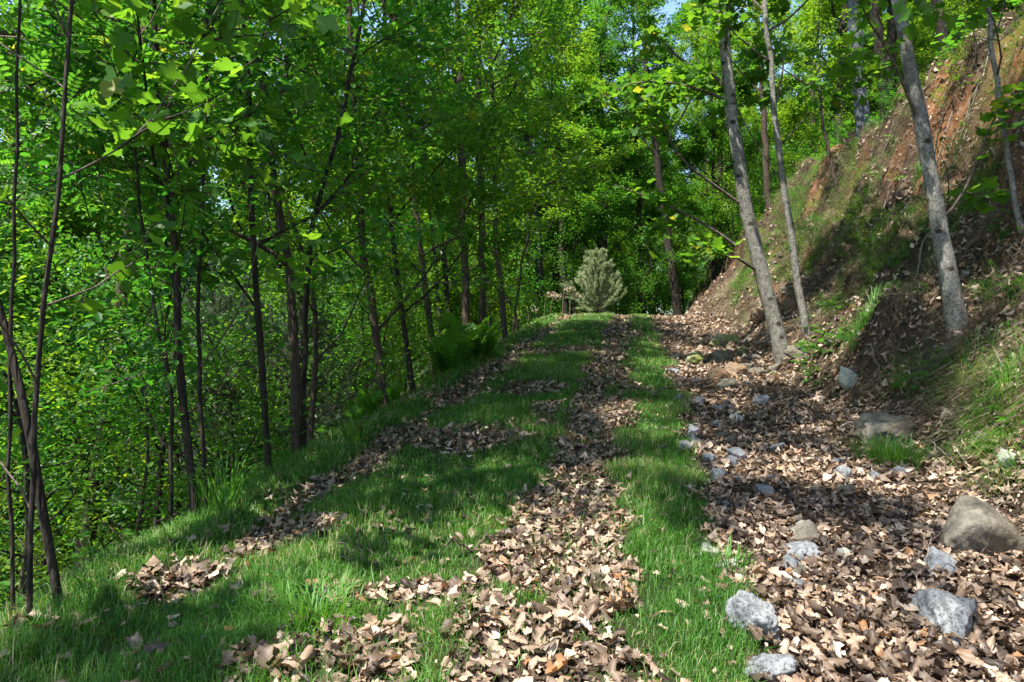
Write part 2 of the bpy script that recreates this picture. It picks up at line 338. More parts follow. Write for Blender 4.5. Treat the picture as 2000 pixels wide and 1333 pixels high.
# ------------------------------------------------------------------ leaf shapes
def fan(outline, mid=None):
    """leaf from an outline symmetric about y: list of (halfwidth, y) from base to tip, folded on the midrib"""
    V, q, t = [], [], []
    for w, y in outline: V += [(-w, y, .28 * w), (0, y, 0), (w, y, .28 * w)]
    for i in range(len(outline) - 1):
        a = 3 * i; q += [(a, a + 1, a + 4, a + 3), (a + 1, a + 2, a + 5, a + 4)]
    return np.array(V, float), [np.array(q)]
OVAL = (np.array([(0, 0, 0), (.25, .33, .08), (.2, .72, .05), (0, 1, -.06), (-.2, .72, .05), (-.25, .33, .08)]), [np.array([(0, 1, 2), (0, 2, 3), (0, 3, 4), (0, 4, 5)])])
RHOMB = (np.array([(0, 0, 0), (.3, .45, .08), (0, 1, -.06), (-.3, .45, .08)]), [np.array([(0, 1, 2), (0, 2, 3)])])
# tulip-tree leaf: two side lobes, a broad notched tip, a stalk
tl = [(.03, 0), (.32, .03), (.5, .22), (.40, .42), (.30, .5), (.46, .72), (.40, .95), (.2, .93), (0, .84)]
tv = [(0, 0, 0)] ; 
for w, y in tl: tv.append((w, y, .18 * w))
for w, y in tl[:-1]: tv.append((-w, y, .18 * w))
tv += [(0, .45, -.02), (-.008, -.55, .1), (.008, -.55, .1)]
c = 18
tf = [(0, 1, c)] + [(i, i + 1, c) for i in range(1, 9)] + [(0, c, 10)] + [(i + 1, i, c) for i in range(10, 17)] + [(9, 17, c), (0, 19, 20)]
TULIP = (np.array(tv, float), [np.array(tf)])
# compound locust leaf: a stalk with paired oval leaflets
def compound(pairs, leaflet, wid):
    P = []; st = np.array([(0, -.15, 0), (.006, .5, .03), (0, 1, -.05), (-.006, .5, .03)]); P.append((st, [np.array([(0, 1, 3), (1, 2, 3)])]))
    ov = np.array([(0, 0, 0), (wid * .8, .3, .06), (wid, .7, .05), (0, 1, -.04), (-wid, .7, .05), (-wid * .8, .3, .06)]); of = [np.array([(0, 1, 2), (0, 2, 3), (0, 3, 4), (0, 4, 5)])]
    for i in range(pairs + 1):
        y = .12 + .84 * i / pairs
        for s in ((-1, 1) if i < pairs else (0,)):
            a = -s * 1.15; ca, sa = math.cos(a), math.sin(a); z = .05 * math.sin(y * 3) - .05 * y * y
            Mx = np.array([[ca, -sa, 0], [sa, ca, 0], [0, 0, 1]]); tilt = np.array([[1, 0, 0], [0, .97, 0], [0, -.2, 1]])
            P.append(((ov @ tilt.T) @ Mx.T * leaflet * (.8 + .25 * math.sin(3 * y)) + np.array([0, y, z]), of))
    return join(P)
LOCUST = compound(6, .24, .24)
SP = {
 'wood': dict(t=OVAL, size=.08, mat='wood_leaf', bark='dark_bark'),
 'bright': dict(t=OVAL, size=.078, mat='bright_leaf', bark='bark'),
 'dark': dict(t=OVAL, size=.085, mat='dark_leaf', bark='dark_bark'),
 'tulip': dict(t=TULIP, size=.115, mat='tulip', bark='pale_bark'),
 'locust': dict(t=LOCUST, size=.2, mat='locust', bark='bark'),
 'far': dict(t=RHOMB, size=.115, mat='wood_leaf', bark='dark_bark'),
 'farb': dict(t=RHOMB, size=.11, mat='bright_leaf', bark='dark_bark'),
}
LEAFMESH = {}

def branch(p, d, L, n, rng, up=.1, wob=.18):
    P = [p]; d = unit(d)
    for i in range(n):
        d = unit(d + np.array([0, 0, up]) + rng.normal(0, wob, 3)); P.append(P[-1] + d * L / n)
    return np.array(P)

def perp_dir(t, ang, az):
    ref = np.array([0, 0, 1.]) if abs(t[2]) < .9 else np.array([1., 0, 0])
    a = unit(np.cross(t, ref)); b = np.cross(t, a)
    return math.cos(ang) * t + math.sin(ang) * (math.cos(az) * a + math.sin(az) * b)

def grow(trunk, r0, sp, rng, t0=.25, nlimb=14, L0=2.2, nsub=6, leaves=4000, elev=.5, given=(), size=1., up=.08, r1=None, leafr=.1, flare=1.22, tips=1., density_low=1.):
    """wood and leaves of one tree, in world coordinates"""
    S = SP[sp]; n = len(trunk)
    if S['t'] is OVAL: leaves = int(leaves * 1.3)
    d = np.r_[0, np.cumsum(np.linalg.norm(np.diff(trunk, axis=0), axis=1))]; Lt = d[-1]; tt = d / Lt
    rad = r0 * (1 - .8 * tt ** 1.1) if r1 is None else r0 + (r1 - r0) * tt
    rad = rad * (1 + (flare - 1) * np.exp(-d / .22))
    limbs = []
    az = rng.uniform(0, 6.28)
    for i in range(nlimb):
        t = t0 + (1 - t0) * (i + rng.uniform(.1, .9)) / nlimb; az += 2.4 + rng.normal(0, .4)
        k = t * Lt; p = np.array([np.interp(k, d, trunk[:, j]) for j in range(3)]); rr = np.interp(k, d, rad)
        L = L0 * (1.05 - .65 * max(0, (t - t0) / (1 - t0)) ** 1.5) * rng.uniform(.65, 1.25)
        e = elev + rng.normal(0, .2) + .4 * t
        dr = np.array([math.cos(az) * math.cos(e), math.sin(az) * math.cos(e), math.sin(e)])
        P = branch(p, dr, L, 7, rng, up, .13)
        limbs.append((P, np.linspace(min(rr * .5, .009 * L + .004), .003, len(P)), True))
    for P, r in given:
        P = resample(P, max(8, len(P))); limbs.append((P, np.linspace(r, max(.004, r * .3), len(P)), True))
    subs, segs, w = [], [], []
    def add(P, rw=1.):
        segs.append(np.stack([P[:-1], P[1:]], 1)); w.append(np.linalg.norm(P[1:] - P[:-1], axis=1) * rw)
    for P, r, _ in limbs:
        L = np.linalg.norm(np.diff(P, axis=0), axis=1).sum()
        add(P[len(P) // 2:], .8)
        for k in range(max(2, int(nsub * (.5 + .5 * L / L0)))):
            a = rng.uniform(.22, 1) ; f = a * (len(P) - 1); i = min(int(f), len(P) - 2)
            p = P[i] + (f - i) * (P[i + 1] - P[i]); dr = perp_dir(unit(P[i + 1] - P[i]), rng.uniform(.5, 1.1), rng.uniform(0, 6.28))
            dr[2] *= .6
            l = L * rng.uniform(.22, .5) * (1.15 - .6 * a)
            Q = branch(p, dr, l, 4, rng, up * .5, .2); subs.append((Q, np.linspace(max(.004, .007 * l + .003), .002, 5))); add(Q[1:])
            for _ in range(2):
                j = rng.integers(1, 5); tq = branch(Q[j], unit(Q[j] - Q[j - 1]) + rng.normal(0, .7, 3), l * rng.uniform(.25, .5), 2, rng, 0, .25)
                subs.append((tq, np.array([.0028, .002, .0012]))); add(tq, 1.3)
    segs = np.concatenate(segs); w = np.concatenate(w)
    pick = rng.choice(len(segs), leaves, p=w / w.sum()); a = rng.random(leaves)[:, None]
    s0, s1 = segs[pick, 0], segs[pick, 1]; Pl = s0 + a * (s1 - s0) + rng.normal(0, leafr, (leaves, 3)) * np.array([1, 1, .6])
    out = unit(s1 - s0); out[:, 2] -= .35
    Fr = frames(leaves, np.array([0, 0, 1.]), .55, rng, out * 1.2, .7)
    Sz = S['size'] * size * rng.uniform(.6, 1.25, leaves); tone = np.clip(rng.normal(.5, .22, leaves), 0, 1)
    return dict(trunk=(trunk, rad), limbs=limbs, subs=subs, P=Pl, F=Fr, S=Sz, tone=tone, sp=S)

def build(name, T, base, label, cat, group=None, single=0, limbs_apart=True, sides=10, bark=None, twigs=True, seed=0):
    """the tree as an Empty at its foot with trunk, limbs and crown under it"""
    S = T['sp']; bm_ = M[bark or S['bark']]; root = bpy.data.objects.new(name, None); COL.objects.link(root); root.location = base
    root.empty_display_size = .2
    tag(root, label, cat, group)
    def loc(G): return G[0] - base, G[1]
    V, f = loc(tube(T['trunk'][0], T['trunk'][1], sides, bump=.12, seed=seed)); obj('trunk', mesh('trunk', V, f, bm_, True), root)
    G = [loc(tube(P, r, 5 if len(P) < 12 else 7)) for P, r, _ in T['limbs']]
    if limbs_apart:
        lm = M['twig'] if S['bark'] == 'pale_bark' else bm_
        for V, f in G: obj('limb', mesh('limb', V, f, lm, True), root)
    elif G:
        V, f = join(G); tag(obj('limbs', mesh('limbs', V, f, bm_, True), root), kind='stuff')
    N = len(T['P']); keep = np.ones(N, bool); tvv, tff = S['t']; tm = M[S['mat']]; sing = []
    if single:
        p = T['P']; dist = np.linalg.norm(p - [0, 0, CAMZ], axis=1)
        inn = (p[:, 1] > 1) & (np.abs(p[:, 0]) < .72 * p[:, 1]) & (np.abs(p[:, 2] - CAMZ) < .49 * p[:, 1])
        sc = np.where(inn, T['S'] / dist, 0); o_ = np.argsort(-sc)[:single]; sing = [i for i in o_ if sc[i] > 0]; keep[sing] = False
    V, f = spread(tvv, tff, T['P'][keep] - base, T['F'][keep], T['S'][keep])
    cr = tag(obj('crown', mesh('crown', V, f, tm, False, np.repeat(T['tone'][keep], len(tvv))), root), kind='stuff')
    if twigs and T['subs']:
        V, f = join([loc(tube(P, r, 3, False)) for P, r in T['subs']]); tag(obj('twigs', mesh('twigs', V, f, M['twig'] if bark != 'dark_bark' else bm_, False), cr), kind='stuff')
    for i in sing:
        key = (S['mat'], int(T['tone'][i] * 5.99))
        if key not in LEAFMESH: LEAFMESH[key] = mesh('leaf', tvv, tff, tm, False, np.full(len(tvv), (key[1] + .5) / 6))
        o = obj('leaf', LEAFMESH[key], cr); m4 = np.eye(4); m4[:3, :3] = T['F'][i] * T['S'][i]; m4[:3, 3] = T['P'][i] - base
        o.matrix_local = Matrix(m4.tolist())
    return root

def copy_tree(o, parent=None):
    q = o.copy(); COL.objects.link(q); q.parent = parent
    if parent is not None: q.matrix_parent_inverse = o.matrix_parent_inverse.copy()
    for ch in o.children: copy_tree(ch, q)
    return q

# ------------------------------------------------------------------ trees that stand out in the photograph
def stem(px, extra=7., y=None, dy=0., n=26, foot=True):
    """curve of a trunk: first pixel is its foot on the ground; above the frame it goes on for extra metres"""
    b = ground_at(*px[0]) if y is None else at(*px[0], y)
    b0 = b.copy()
    P = [b] + [at(qx, qy, b[1] + dy * (i + 1) / max(1, len(px) - 1)) for i, (qx, qy) in enumerate(px[1:])]
    if extra:
        d = unit(P[-1] - P[-2]); d = unit(d + np.array([0, 0, .5])); P.append(P[-1] + d * extra * .5); d = unit(d + np.array([0, 0, .4])); P.append(P[-1] + d * extra * .5)
    if foot: P[0] = P[0] - np.array([0, 0, .12]); 
    P = resample(P, n); P[2:-1] += R.normal(0, .0012 * b0[1], (n - 3, 3)); return P, b0

def px_r(w, b): return .5 * w * b[1] / F

TREES = [
 # pixels of the stem, width px, species, label, extra height, keyword changes
 ([(1533, 694), (1490, 540), (1452, 380), (1428, 200), (1413, 60)], 44, 'tulip', 'pale grey trunk leaning over the leaf-filled ditch at the foot of the bank', 6, dict(t0=.34, nlimb=16, L0=2.6, leaves=3200, nsub=5, size=1.05), 160),
 ([(1577, 645), (1548, 480), (1520, 280), (1505, 120), (1496, 0)], 21, 'tulip', 'slimmer grey trunk just behind the pale one at the foot of the bank', 5, dict(t0=.3, nlimb=14, L0=2.0, leaves=2000, nsub=5), 110),
 ([(1872, 622), (1835, 440), (1805, 270), (1775, 120), (1752, 0)], 48, 'tulip', 'mottled pale trunk growing part way up the steep bank', 4, dict(t0=.48, nlimb=14, L0=2.2, leaves=1900, nsub=5), 140),
 ([(1998, 450), (1968, 290), (1950, 180), (1925, 0)], 16, 'tulip', 'thin dark sapling high on the bank at the edge of the picture', 2.5, dict(t0=.3, nlimb=9, L0=1.1, leaves=220, nsub=4, r1=.012), 60),
 ([(1637, 385), (1622, 310), (1605, 235), (1600, 120)], 12, 'bright', 'little sapling in front of the clay scarp with bright leaves', 1.5, dict(t0=.35, nlimb=9, L0=1.2, leaves=900, nsub=5), 0),
 ([(126, 1195), (85, 1000), (45, 780), (2, 610), (-30, 430)], 34, 'dark', 'dark trunk leaning left beside the lower grass shoulder', 5, dict(t0=.75, nlimb=6, L0=1.3, leaves=600, size=.75, y_=3.1), 0),
 ([(55, 1240), (62, 1000), (70, 800), (82, 620), (112, 400), (125, 250)], 22, 'tulip', 'straight thin trunk with big lobed leaves beside the leaning dark trunk', 4, dict(t0=.12, nlimb=18, L0=1.2, leaves=620, nsub=5, size=.8, bark_='dark_bark', y_=2.95), 170),
 ([(28, 1215), (22, 1050), (18, 860), (25, 640)], 16, 'dark', 'thin dark trunk at the very edge of the picture low on the slope', 5, dict(t0=.75, nlimb=5, L0=1.2, leaves=400, size=.75, y_=3.1), 0),
 ([(384, 985), (352, 720), (342, 500), (318, 250), (305, 60)], 24, 'wood', 'dark upright trunk rising from the lower shoulder behind a grass clump', 6, dict(t0=.16, nlimb=18, L0=2.2, leaves=6000, size=.75, y_=4.5), 0),
 ([(405, 985), (390, 760), (385, 560), (398, 430), (402, 250)], 13, 'tulip', 'thin dark stem close behind the upright shoulder trunk', 4, dict(t0=.15, nlimb=16, L0=1.6, leaves=800, nsub=5, size=.85, bark_='dark_bark', y_=4.7), 150),
 ([(332, 1020), (335, 900), (330, 760), (300, 600)], 12, 'dark', 'short leaning stem below the shoulder with dark leaves', 3, dict(t0=.15, nlimb=14, L0=1.6, leaves=3000, size=.75, y_=4.4), 0),
 ([(525, 893), (510, 700), (492, 480), (488, 250), (480, 100)], 20, 'wood', 'slender brown trunk between the shoulder and the soft pines', 6, dict(t0=.16, nlimb=18, L0=2.2, leaves=7000, size=.8, y_=5.7), 0),
 ([(578, 858), (572, 680), (566, 520), (540, 380), (522, 210), (478, 0)], 27, 'locust', 'forked brown trunk with a long bare limb on the grass shoulder', 6, dict(t0=.5, nlimb=12, L0=2.2, leaves=1100, nsub=5, y_=6.0), 60),
 ([(592, 852), (594, 700), (598, 580), (612, 430), (662, 250)], 18, 'dark', 'second stem close against the forked brown trunk', 4, dict(t0=.2, nlimb=16, L0=1.5, leaves=4500, size=.85, y_=6.15), 0),
 ([(752, 778), (718, 540), (700, 380), (690, 200), (680, 0)], 23, 'bright', 'brown trunk leaning left where the grass shoulder bends', 6, dict(t0=.1, nlimb=20, L0=2.4, leaves=8500, size=.9, y_=7.7), 0),
 ([(806, 742), (775, 540), (762, 380), (757, 200)], 16, 'wood', 'slim dark trunk just uphill of the bending shoulder trunk', 7, dict(t0=.1, nlimb=20, L0=2.2, leaves=8000, size=.9, y_=8.9), 0),
 ([(846, 668), (822, 490), (806, 340), (785, 180)], 18, 'bright', 'brown trunk standing just behind the ferns nearest the slope', 8, dict(t0=.12, nlimb=22, L0=2.5, leaves=9000, y_=10.8), 0),
 ([(864, 660), (848, 500), (838, 380), (820, 200)], 12, 'wood', 'thin dark trunk second in the clump behind the ferns', 6, dict(t0=.2, nlimb=16, L0=2.2, leaves=6000, y_=12.2), 0),
 ([(882, 655), (866, 500), (852, 400), (800, 220)], 17, 'wood', 'double-barked trunk third in the clump behind the ferns', 6, dict(t0=.2, nlimb=16, L0=2.2, leaves=6000, y_=11.6), 0),
 ([(910, 665), (908, 520), (902, 300), (897, 150), (892, 0)], 24, 'bright', 'thickest brown trunk of the clump with a V fork above the ferns', 7, dict(t0=.22, nlimb=22, L0=3.0, leaves=12000, y_=11.2), 0),
 ([(942, 640), (941, 500), (938, 380), (935, 160)], 20, 'wood', 'pale straight trunk just uphill of the V-forked one', 7, dict(t0=.2, nlimb=20, L0=2.8, leaves=9000, bark_='bark', y_=13.2), 0),
 ([(986, 646), (974, 500), (966, 360), (960, 170)], 17, 'bright', 'brown trunk on the grass just above the ferns', 7, dict(t0=.2, nlimb=20, L0=2.8, leaves=10000, y_=14.5), 0),
 ([(1002, 640), (1018, 520), (1040, 420), (1062, 330), (1075, 200)], 8, 'bright', 'thin sapling leaning right over the left wheel track near the crest', 2, dict(t0=.3, nlimb=10, L0=1.5, leaves=2200, y_=15.2), 0),
 ([(1105, 640), (1102, 540), (1096, 400), (1090, 200)], 20, 'wood', 'dark trunk in the woods behind the dry seed heads', 6, dict(t0=.3, nlimb=20, L0=3.6, leaves=11000, y_=27.), 0),
 ([(1255, 640), (1252, 520), (1246, 380), (1238, 150)], 17, 'wood', 'dark trunk in the woods just behind the young pine', 6, dict(t0=.3, nlimb=20, L0=3.8, leaves=11000, y_=30.), 0),
 ([(1322, 590), (1308, 490), (1296, 400), (1270, 200)], 26, 'wood', 'thick dark trunk where the bank meets the woods beyond the crest', 7, dict(t0=.35, nlimb=20, L0=3.8, leaves=11000, y_=26.), 0),
 ([(1508, 420), (1496, 350), (1490, 200), (1480, 60)], 20, 'bright', 'dark trunk standing on the far ridge of the bank', 6, dict(t0=.3, nlimb=14, L0=3, leaves=6000, y_=24.), 0),
 ([(1688, 240), (1680, 180), (1672, 80), (1665, 0)], 42, 'bright', 'big blue-grey trunk standing on top of the bank', 7, dict(t0=.35, nlimb=14, L0=3.2, leaves=6500, bark_='grey_bark', y_=15.5), 0),
 ([(1730, 210), (1722, 140), (1712, 60), (1705, -40)], 30, 'wood', 'dark trunk beside the big blue-grey one on top of the bank', 6, dict(t0=.35, nlimb=13, L0=2.8, leaves=5500, y_=15.), 0),
 ([(1848, 110), (1838, 60), (1828, 0)], 30, 'wood', 'dark trunk on the bank top above the clay scarp', 7, dict(t0=.35, nlimb=13, L0=2.6, leaves=4500, y_=12.5), 0),
]
GIV = {
 12: [[(566, 522), (515, 483), (440, 445), (350, 385), (290, 342)], [(528, 230), (560, 150), (548, 60), (540, 0)]],
 0: [[(1437, 480), (1380, 440), (1300, 400), (1200, 360)], [(1428, 200), (1350, 170), (1250, 160), (1160, 200)], [(1448, 400), (1330, 310), (1290, 230), (1250, 190)], [(1480, 530), (1440, 505), (1415, 500), (1380, 490)]],
 19: [[(904, 170), (925, 110), (955, 50), (985, 0)], [(912, 600), (880, 540), (862, 470), (852, 400)]],
 2: [[(1795, 240), (1740, 110), (1690, 30), (1670, -30)], [(1838, 430), (1880, 380), (1930, 260), (1960, 200)]],
 1: [[(1530, 360), (1470, 270), (1420, 180), (1350, 110)], [(1520, 290), (1600, 200), (1680, 120), (1720, 60)]],
}
for i, (px, wpx, sp, label, extra, kw, single) in enumerate(TREES):
    kw = dict(kw); bark = kw.pop('bark_', None); y_ = kw.pop('y_', None)
    T_, b = stem(px, extra, y_)
    if y_ is not None:
        b[2] = float(terrain(b[0], b[1])); d_ = T_[2] - T_[0]; z0 = b[2] - .35
        if T_[0][2] > z0:
            k_ = (T_[0][2] - z0) / max(d_[2], .05); T_ = np.vstack([T_[0] - d_ * [.3, .3, 1] * k_ * t_ for t_ in (1, .66, .33)] + [T_])
    rng = np.random.default_rng(100 + i); giv = []
    for g in GIV.get(i, []):
        dpt = np.linspace(0, rng.uniform(-.8, .4), len(g)); giv.append((np.array([at(a, c_, b[1] + q) for (a, c_), q in zip(g, dpt)]), px_r(wpx, b) * (.4 if i == 12 else .15)))
    T = grow(T_, px_r(wpx, b) * (.52 if i in (5, 6, 7) else .7), sp, rng, given=giv, **kw)
    build('tulip_tree' if sp == 'tulip' else 'locust_tree' if sp == 'locust' else 'woodland_tree', T, b, label, 'tree', single=single, bark=bark, sides=12, seed=i)

# overhanging trees whose trunks stand outside the frame
def side_tree(name, base, top, sp, limbs, label, seed, single, **kw):
    base = np.array([base[0], base[1], float(terrain(*base))]); rng = np.random.default_rng(seed)
    P = resample([base - [0, 0, .1], base * .6 + np.array(top) * .4 + [.1, .1, 0], np.array(top)], 22)
    giv = [(np.array([at(*q) for q in l]), .022) for l in limbs]
    for G, _ in giv:                       # start each limb on the trunk
        k = np.argmin(np.abs(P[:, 2] - (G[0, 2] - .4))); G[0] = P[k]
    T = grow(P, .075, sp, rng, given=giv, **kw); return build(name, T, base, label, 'tree', single=single, seed=seed)
side_tree('locust_tree', (-4.6, 3.2), (-4.4, 3.5, 9.5), 'locust',
   [[(-300, 120, 4.2), (0, 60, 4.1), (180, 110, 4.1), (330, 210, 4.2)], [(-300, 0, 4.0), (60, -20, 4.3), (230, 50, 4.6), (420, 110, 5.0)], [(-300, 250, 4.4), (0, 190, 4.4), (120, 220, 4.6), (260, 330, 4.8)], [(-300, -60, 4.8), (100, -80, 5.4), (330, -10, 5.8), (520, 30, 6.2)], [(-300, 260, 5), (60, 300, 5.2), (200, 340, 5.4), (330, 360, 5.6)]],
   'feathery locust boughs hanging into the upper left corner', 501, 150, t0=.8, nlimb=3, L0=1.2, leaves=1300, nsub=9, leafr=.07, size=1.0)
side_tree('locust_tree', (-4.4, 7.4), (-3.6, 7.8, 9.5), 'locust',
   [[(420, 80, 7.8), (560, 100, 7.7), (700, 170, 7.8), (850, 260, 8.0)], [(420, 160, 7.8), (560, 200, 7.6), (700, 250, 7.6), (830, 300, 7.8)], [(400, 40, 8.2), (560, 60, 8.2), (700, 110, 8.4), (800, 150, 8.6)], [(430, 260, 8.0), (600, 300, 8.0), (740, 330, 8.2), (900, 360, 8.4)]],
   'feathery locust bough reaching out over the grass shoulder', 502, 100, t0=.75, nlimb=5, L0=1.8, leaves=1600, nsub=10, leafr=.09, size=1.15)

# ------------------------------------------------------------------ woodland behind: copies of a few grown trees
def proto(seed, sp, H, L0, leaves, t0, r0, name, nlimb=18, nsub=6, elev=.45, size=1., limbs_apart=False):
    rng = np.random.default_rng(seed)
    P = resample([(0, 0, -.3), (rng.normal(0, .15), rng.normal(0, .15), H * .35), (rng.normal(0, .4), rng.normal(0, .4), H * .7), (rng.normal(0, .5), rng.normal(0, .5), H)], 18)
    T = grow(P, r0, sp, rng, t0=t0, nlimb=nlimb, L0=L0, nsub=nsub, leaves=leaves, elev=elev, size=size, leafr=.16)
    return build(name, T, np.zeros(3), None, 'tree', limbs_apart=limbs_apart, sides=8, twigs=False, seed=seed)
big = [proto(601, 'far', 15, 3.6, 44000, .16, .15, 'forest_tree', 22, 8), proto(602, 'farb', 17, 3.9, 46000, .18, .17, 'forest_tree', 22, 8),
       proto(603, 'far', 13, 3.2, 38000, .1, .12, 'forest_tree', 20, 8), proto(604, 'farb', 14, 3.4, 40000, .13, .13, 'forest_tree', 20, 8)]
sap = [proto(611, 'wood', 4.2, 1.7, 1700, .08, .035, 'understory_sapling', 16, 5, .3), proto(612, 'bright', 5.0, 1.8, 1900, .1, .04, 'understory_sapling', 16, 5, .3),
       proto(613, 'dark', 3.2, 1.6, 1500, .06, .03, 'understory_sapling', 15, 5, .25), proto(614, 'bright', 3.0, 1.5, 1300, .06, .03, 'understory_sapling', 14, 5, .25)]
used = set()
def place(protos, x, y, rng, s, label, group, cat):
    k = int(rng.integers(len(protos))); p = protos[k]
    o = p if id(p) not in used else copy_tree(p); used.add(id(p))
    o.location = (x, y, float(terrain(x, y))); o.rotation_euler = (rng.normal(0, .03), rng.normal(0, .03), rng.uniform(0, 6.28)); o.scale = (s, s, s * rng.uniform(.9, 1.12))
    tag(o, label, cat, group); return o
taken = []
def ok(x, y, dmin):
    for a, b in taken:
        if (a - x) ** 2 + (b - y) ** 2 < dmin * dmin: return False
    taken.append((x, y)); return True
rw = np.random.default_rng(31)
ZL = [ # centre region boxes: x0,x1,y0,y1,count,min distance, protos, scale, label, group
 (-34, -5, 9, 30, 34, 2.6, big, (.75, 1.05), 'leafy forest tree on the wooded slope falling away below the track', 'trees on the slope below the track'),
 (-46, 2, 30, 60, 46, 3.4, big, (.9, 1.3), 'tall forest tree deep in the woods beyond the left of the crest', 'trees deep in the woods beyond the crest'),
 (-7, 4, 25.2, 33, 9, 2.2, big, (.85, 1.05), 'leafy forest tree just beyond the crest of the track', 'trees just beyond the crest'),
 (2, 34, 27, 64, 40, 3.2, big, (.9, 1.25), 'tall forest tree in the woods straight behind the crest', 'trees in the woods behind the crest'),
 (-70, 80, 60, 110, 140, 3.6, big, (1.1, 1.6), 'tall forest tree in the farthest visible rows of the woods', 'farthest rows of trees'),
 (9, 34, 12, 30, 18, 3.0, big, (.75, 1.0), 'leafy forest tree growing on top of the bank', 'trees on top of the bank'),
 (-17, -2.6, 3.2, 27, 85, 1.15, sap, (.55, 1.05), 'bushy green sapling in the undergrowth on the slope below the track', 'saplings on the slope below the track'),
 (-4.6, -1.4, 4.0, 12, 14, .8, sap, (.45, .8), 'leafy sapling growing among the trunks along the grass shoulder', 'saplings among the shoulder trunks'),
 (-30, 34, 36, 56, 60, 1.8, sap, (1.4, 2.2), 'tall bushy sapling in the deep woods well beyond the crest', 'tall saplings deep in the woods'),
 (-12, 18, 24.5, 36, 70, 1.2, sap, (.8, 1.3), 'bushy green sapling in the undergrowth beyond the crest', 'saplings beyond the crest'),
 (5.5, 18, 6, 28, 34, .9, sap, (.3, .8), 'bright leafy sapling growing along the top of the bank', 'saplings along the top of the bank'),
]
for (x0, x1, y0, y1, n, dm, pr, sc_, lab, grp) in ZL:
    c_ = 0; tr = 0
    while c_ < n and tr < 4000:
        tr += 1; x, y = rw.uniform(x0, x1), rw.uniform(y0, y1); u = x - cpath(y)
        if y < 25 and (-2.05 if pr is sap else -3.3) < u < (6.1 if pr is sap else 7.0): continue
        if abs(x) > .85 * y + 4: continue
        if pr is big and y < 13 and abs(x) < .72 * y: continue
        if not ok(x, y, dm): continue
        place(pr, x, y, rw, rw.uniform(*sc_), lab, grp, 'tree'); c_ += 1
# unseen trees added around the camera to shade ditch, bank and lower track
high = [proto(605, 'far', 15, 3.0, 13000, .58, .14, 'forest_tree', 16, 7)]; thin = [proto(606, 'far', 15, 3.2, 11000, .55, .14, 'forest_tree', 14, 7)]
for x, y, s, pr in ((-4.7, -.3, .68, high), (-3.1, 2.7, .95, thin), (3.4, 3.1, 1.0, thin)):
    o = place(pr, x, y, rw, s, 'unseen forest tree added beside the lower end of the track for its shade', 'trees added for shade beside the lower end of the track', 'tree')
    if pr is thin: o.rotation_euler = (0, -.17, 0) if x > 3 else (0, .17, 0)

# ------------------------------------------------------------------ pines
def make_pine(name, H, seed, label, needles=9000, nw=.004, mt='pine'):
    rng = np.random.default_rng(seed); root = bpy.data.objects.new(name, None); COL.objects.link(root); tag(root, label, 'tree')
    P = resample([(0, 0, -.1), (.02, .02, H * .5), (0, .03, H)], 12); V, f = tube(P, np.linspace(.017 * H, .003 * H, 12), 7); obj('trunk', mesh('trunk', V, f, M['bark'], True), root)
    segs, G = [], []
    for k in range(11):
        z = H * (.1 + .84 * k / 10.5); L = .52 * H * (1 - z / H) ** .8 + .05 * H
        for j in range(6):
            az = j * 1.047 + k * .5 + rng.normal(0, .2); e = .25 + .55 * k / 11 + rng.normal(0, .12)
            Q = branch(np.array([0, 0, z]), np.array([math.cos(az) * math.cos(e), math.sin(az) * math.cos(e), math.sin(e)]), L * rng.uniform(.75, 1.1), 5, rng, .09, .1)
            G.append(tube(Q, np.linspace(.006 * H, .001 * H, 6), 4)); segs += [(Q[i], Q[i + 1]) for i in range(1, 5)]
            for m_ in range(5):
                i = rng.integers(1, 6); q = branch(Q[i], unit(Q[i] - Q[i - 1]) + rng.normal(0, .55, 3), L * rng.uniform(.15, .33), 2, rng, .15, .15)
                G.append(tube(q, np.array([.002, .0015, .001]) * H, 3)); segs += [(q[0], q[1]), (q[1], q[2])]
    V, f = join(G); tag(obj('branches', mesh('branches', V, f, M['twig'], True), root), kind='stuff')
    segs = np.array(segs); N = needles; pk = rng.integers(0, len(segs), N); a = rng.random(N)[:, None]
    p = segs[pk, 0] + a * (segs[pk, 1] - segs[pk, 0]); d = unit(unit(segs[pk, 1] - segs[pk, 0]) * 1.0 + rng.normal(0, .6, (N, 3)) + [0, 0, .15])
    L = (.022 * H + .045) * rng.uniform(.7, 1.2, (N, 1)); s = unit(np.cross(d, rng.normal(0, 1, (N, 3)))) * nw
    V = np.stack([p - s, p + s, p + d * L], 1).reshape(-1, 3); f = np.arange(3 * N).reshape(-1, 3)
    tag(obj('crown', mesh('crown', V, [f], M[mt], False, np.repeat(np.clip(rng.normal(.5, .25, N), 0, 1), 3)), root), kind='stuff')
    return root
pn = make_pine('young_pine', 2.1, 71, 'young pale green pine standing alone on the crest of the track', 70000, .005)
b = at(1166, 612, 23.2); pn.location = (b[0], b[1], float(terrain(b[0], b[1])))
wp = make_pine('white_pine', 4.2, 72, 'x', 40000, .0045, 'soft_pine')
WP = [(500, 800, 10.5, .72, 'soft grey-green pine behind the slender brown trunk below the shoulder'), (650, 760, 13.5, .8, 'soft grey-green pine behind the forked brown trunk'), (430, 920, 9.0, .75, 'low soft pine beside the upright shoulder trunk'), (590, 880, 9.2, .5, 'small soft pine low behind the forked trunk'), (40, 560, 17, 1.5, 'tall grey-green pine at the picture edge on the far slope'), (560, 640, 17, 1.05, 'taller grey-green pine farther back on the slope')]
for i, (px, py, y, s, lab) in enumerate(WP):
    o = wp if i == 0 else copy_tree(wp); x = (px - 1000) / F * y; o.location = (x, y, float(terrain(x, y))); o.scale = (s,) * 3; o.rotation_euler.z = i * 1.3; tag(o, lab, 'tree', 'soft pines on the slope')

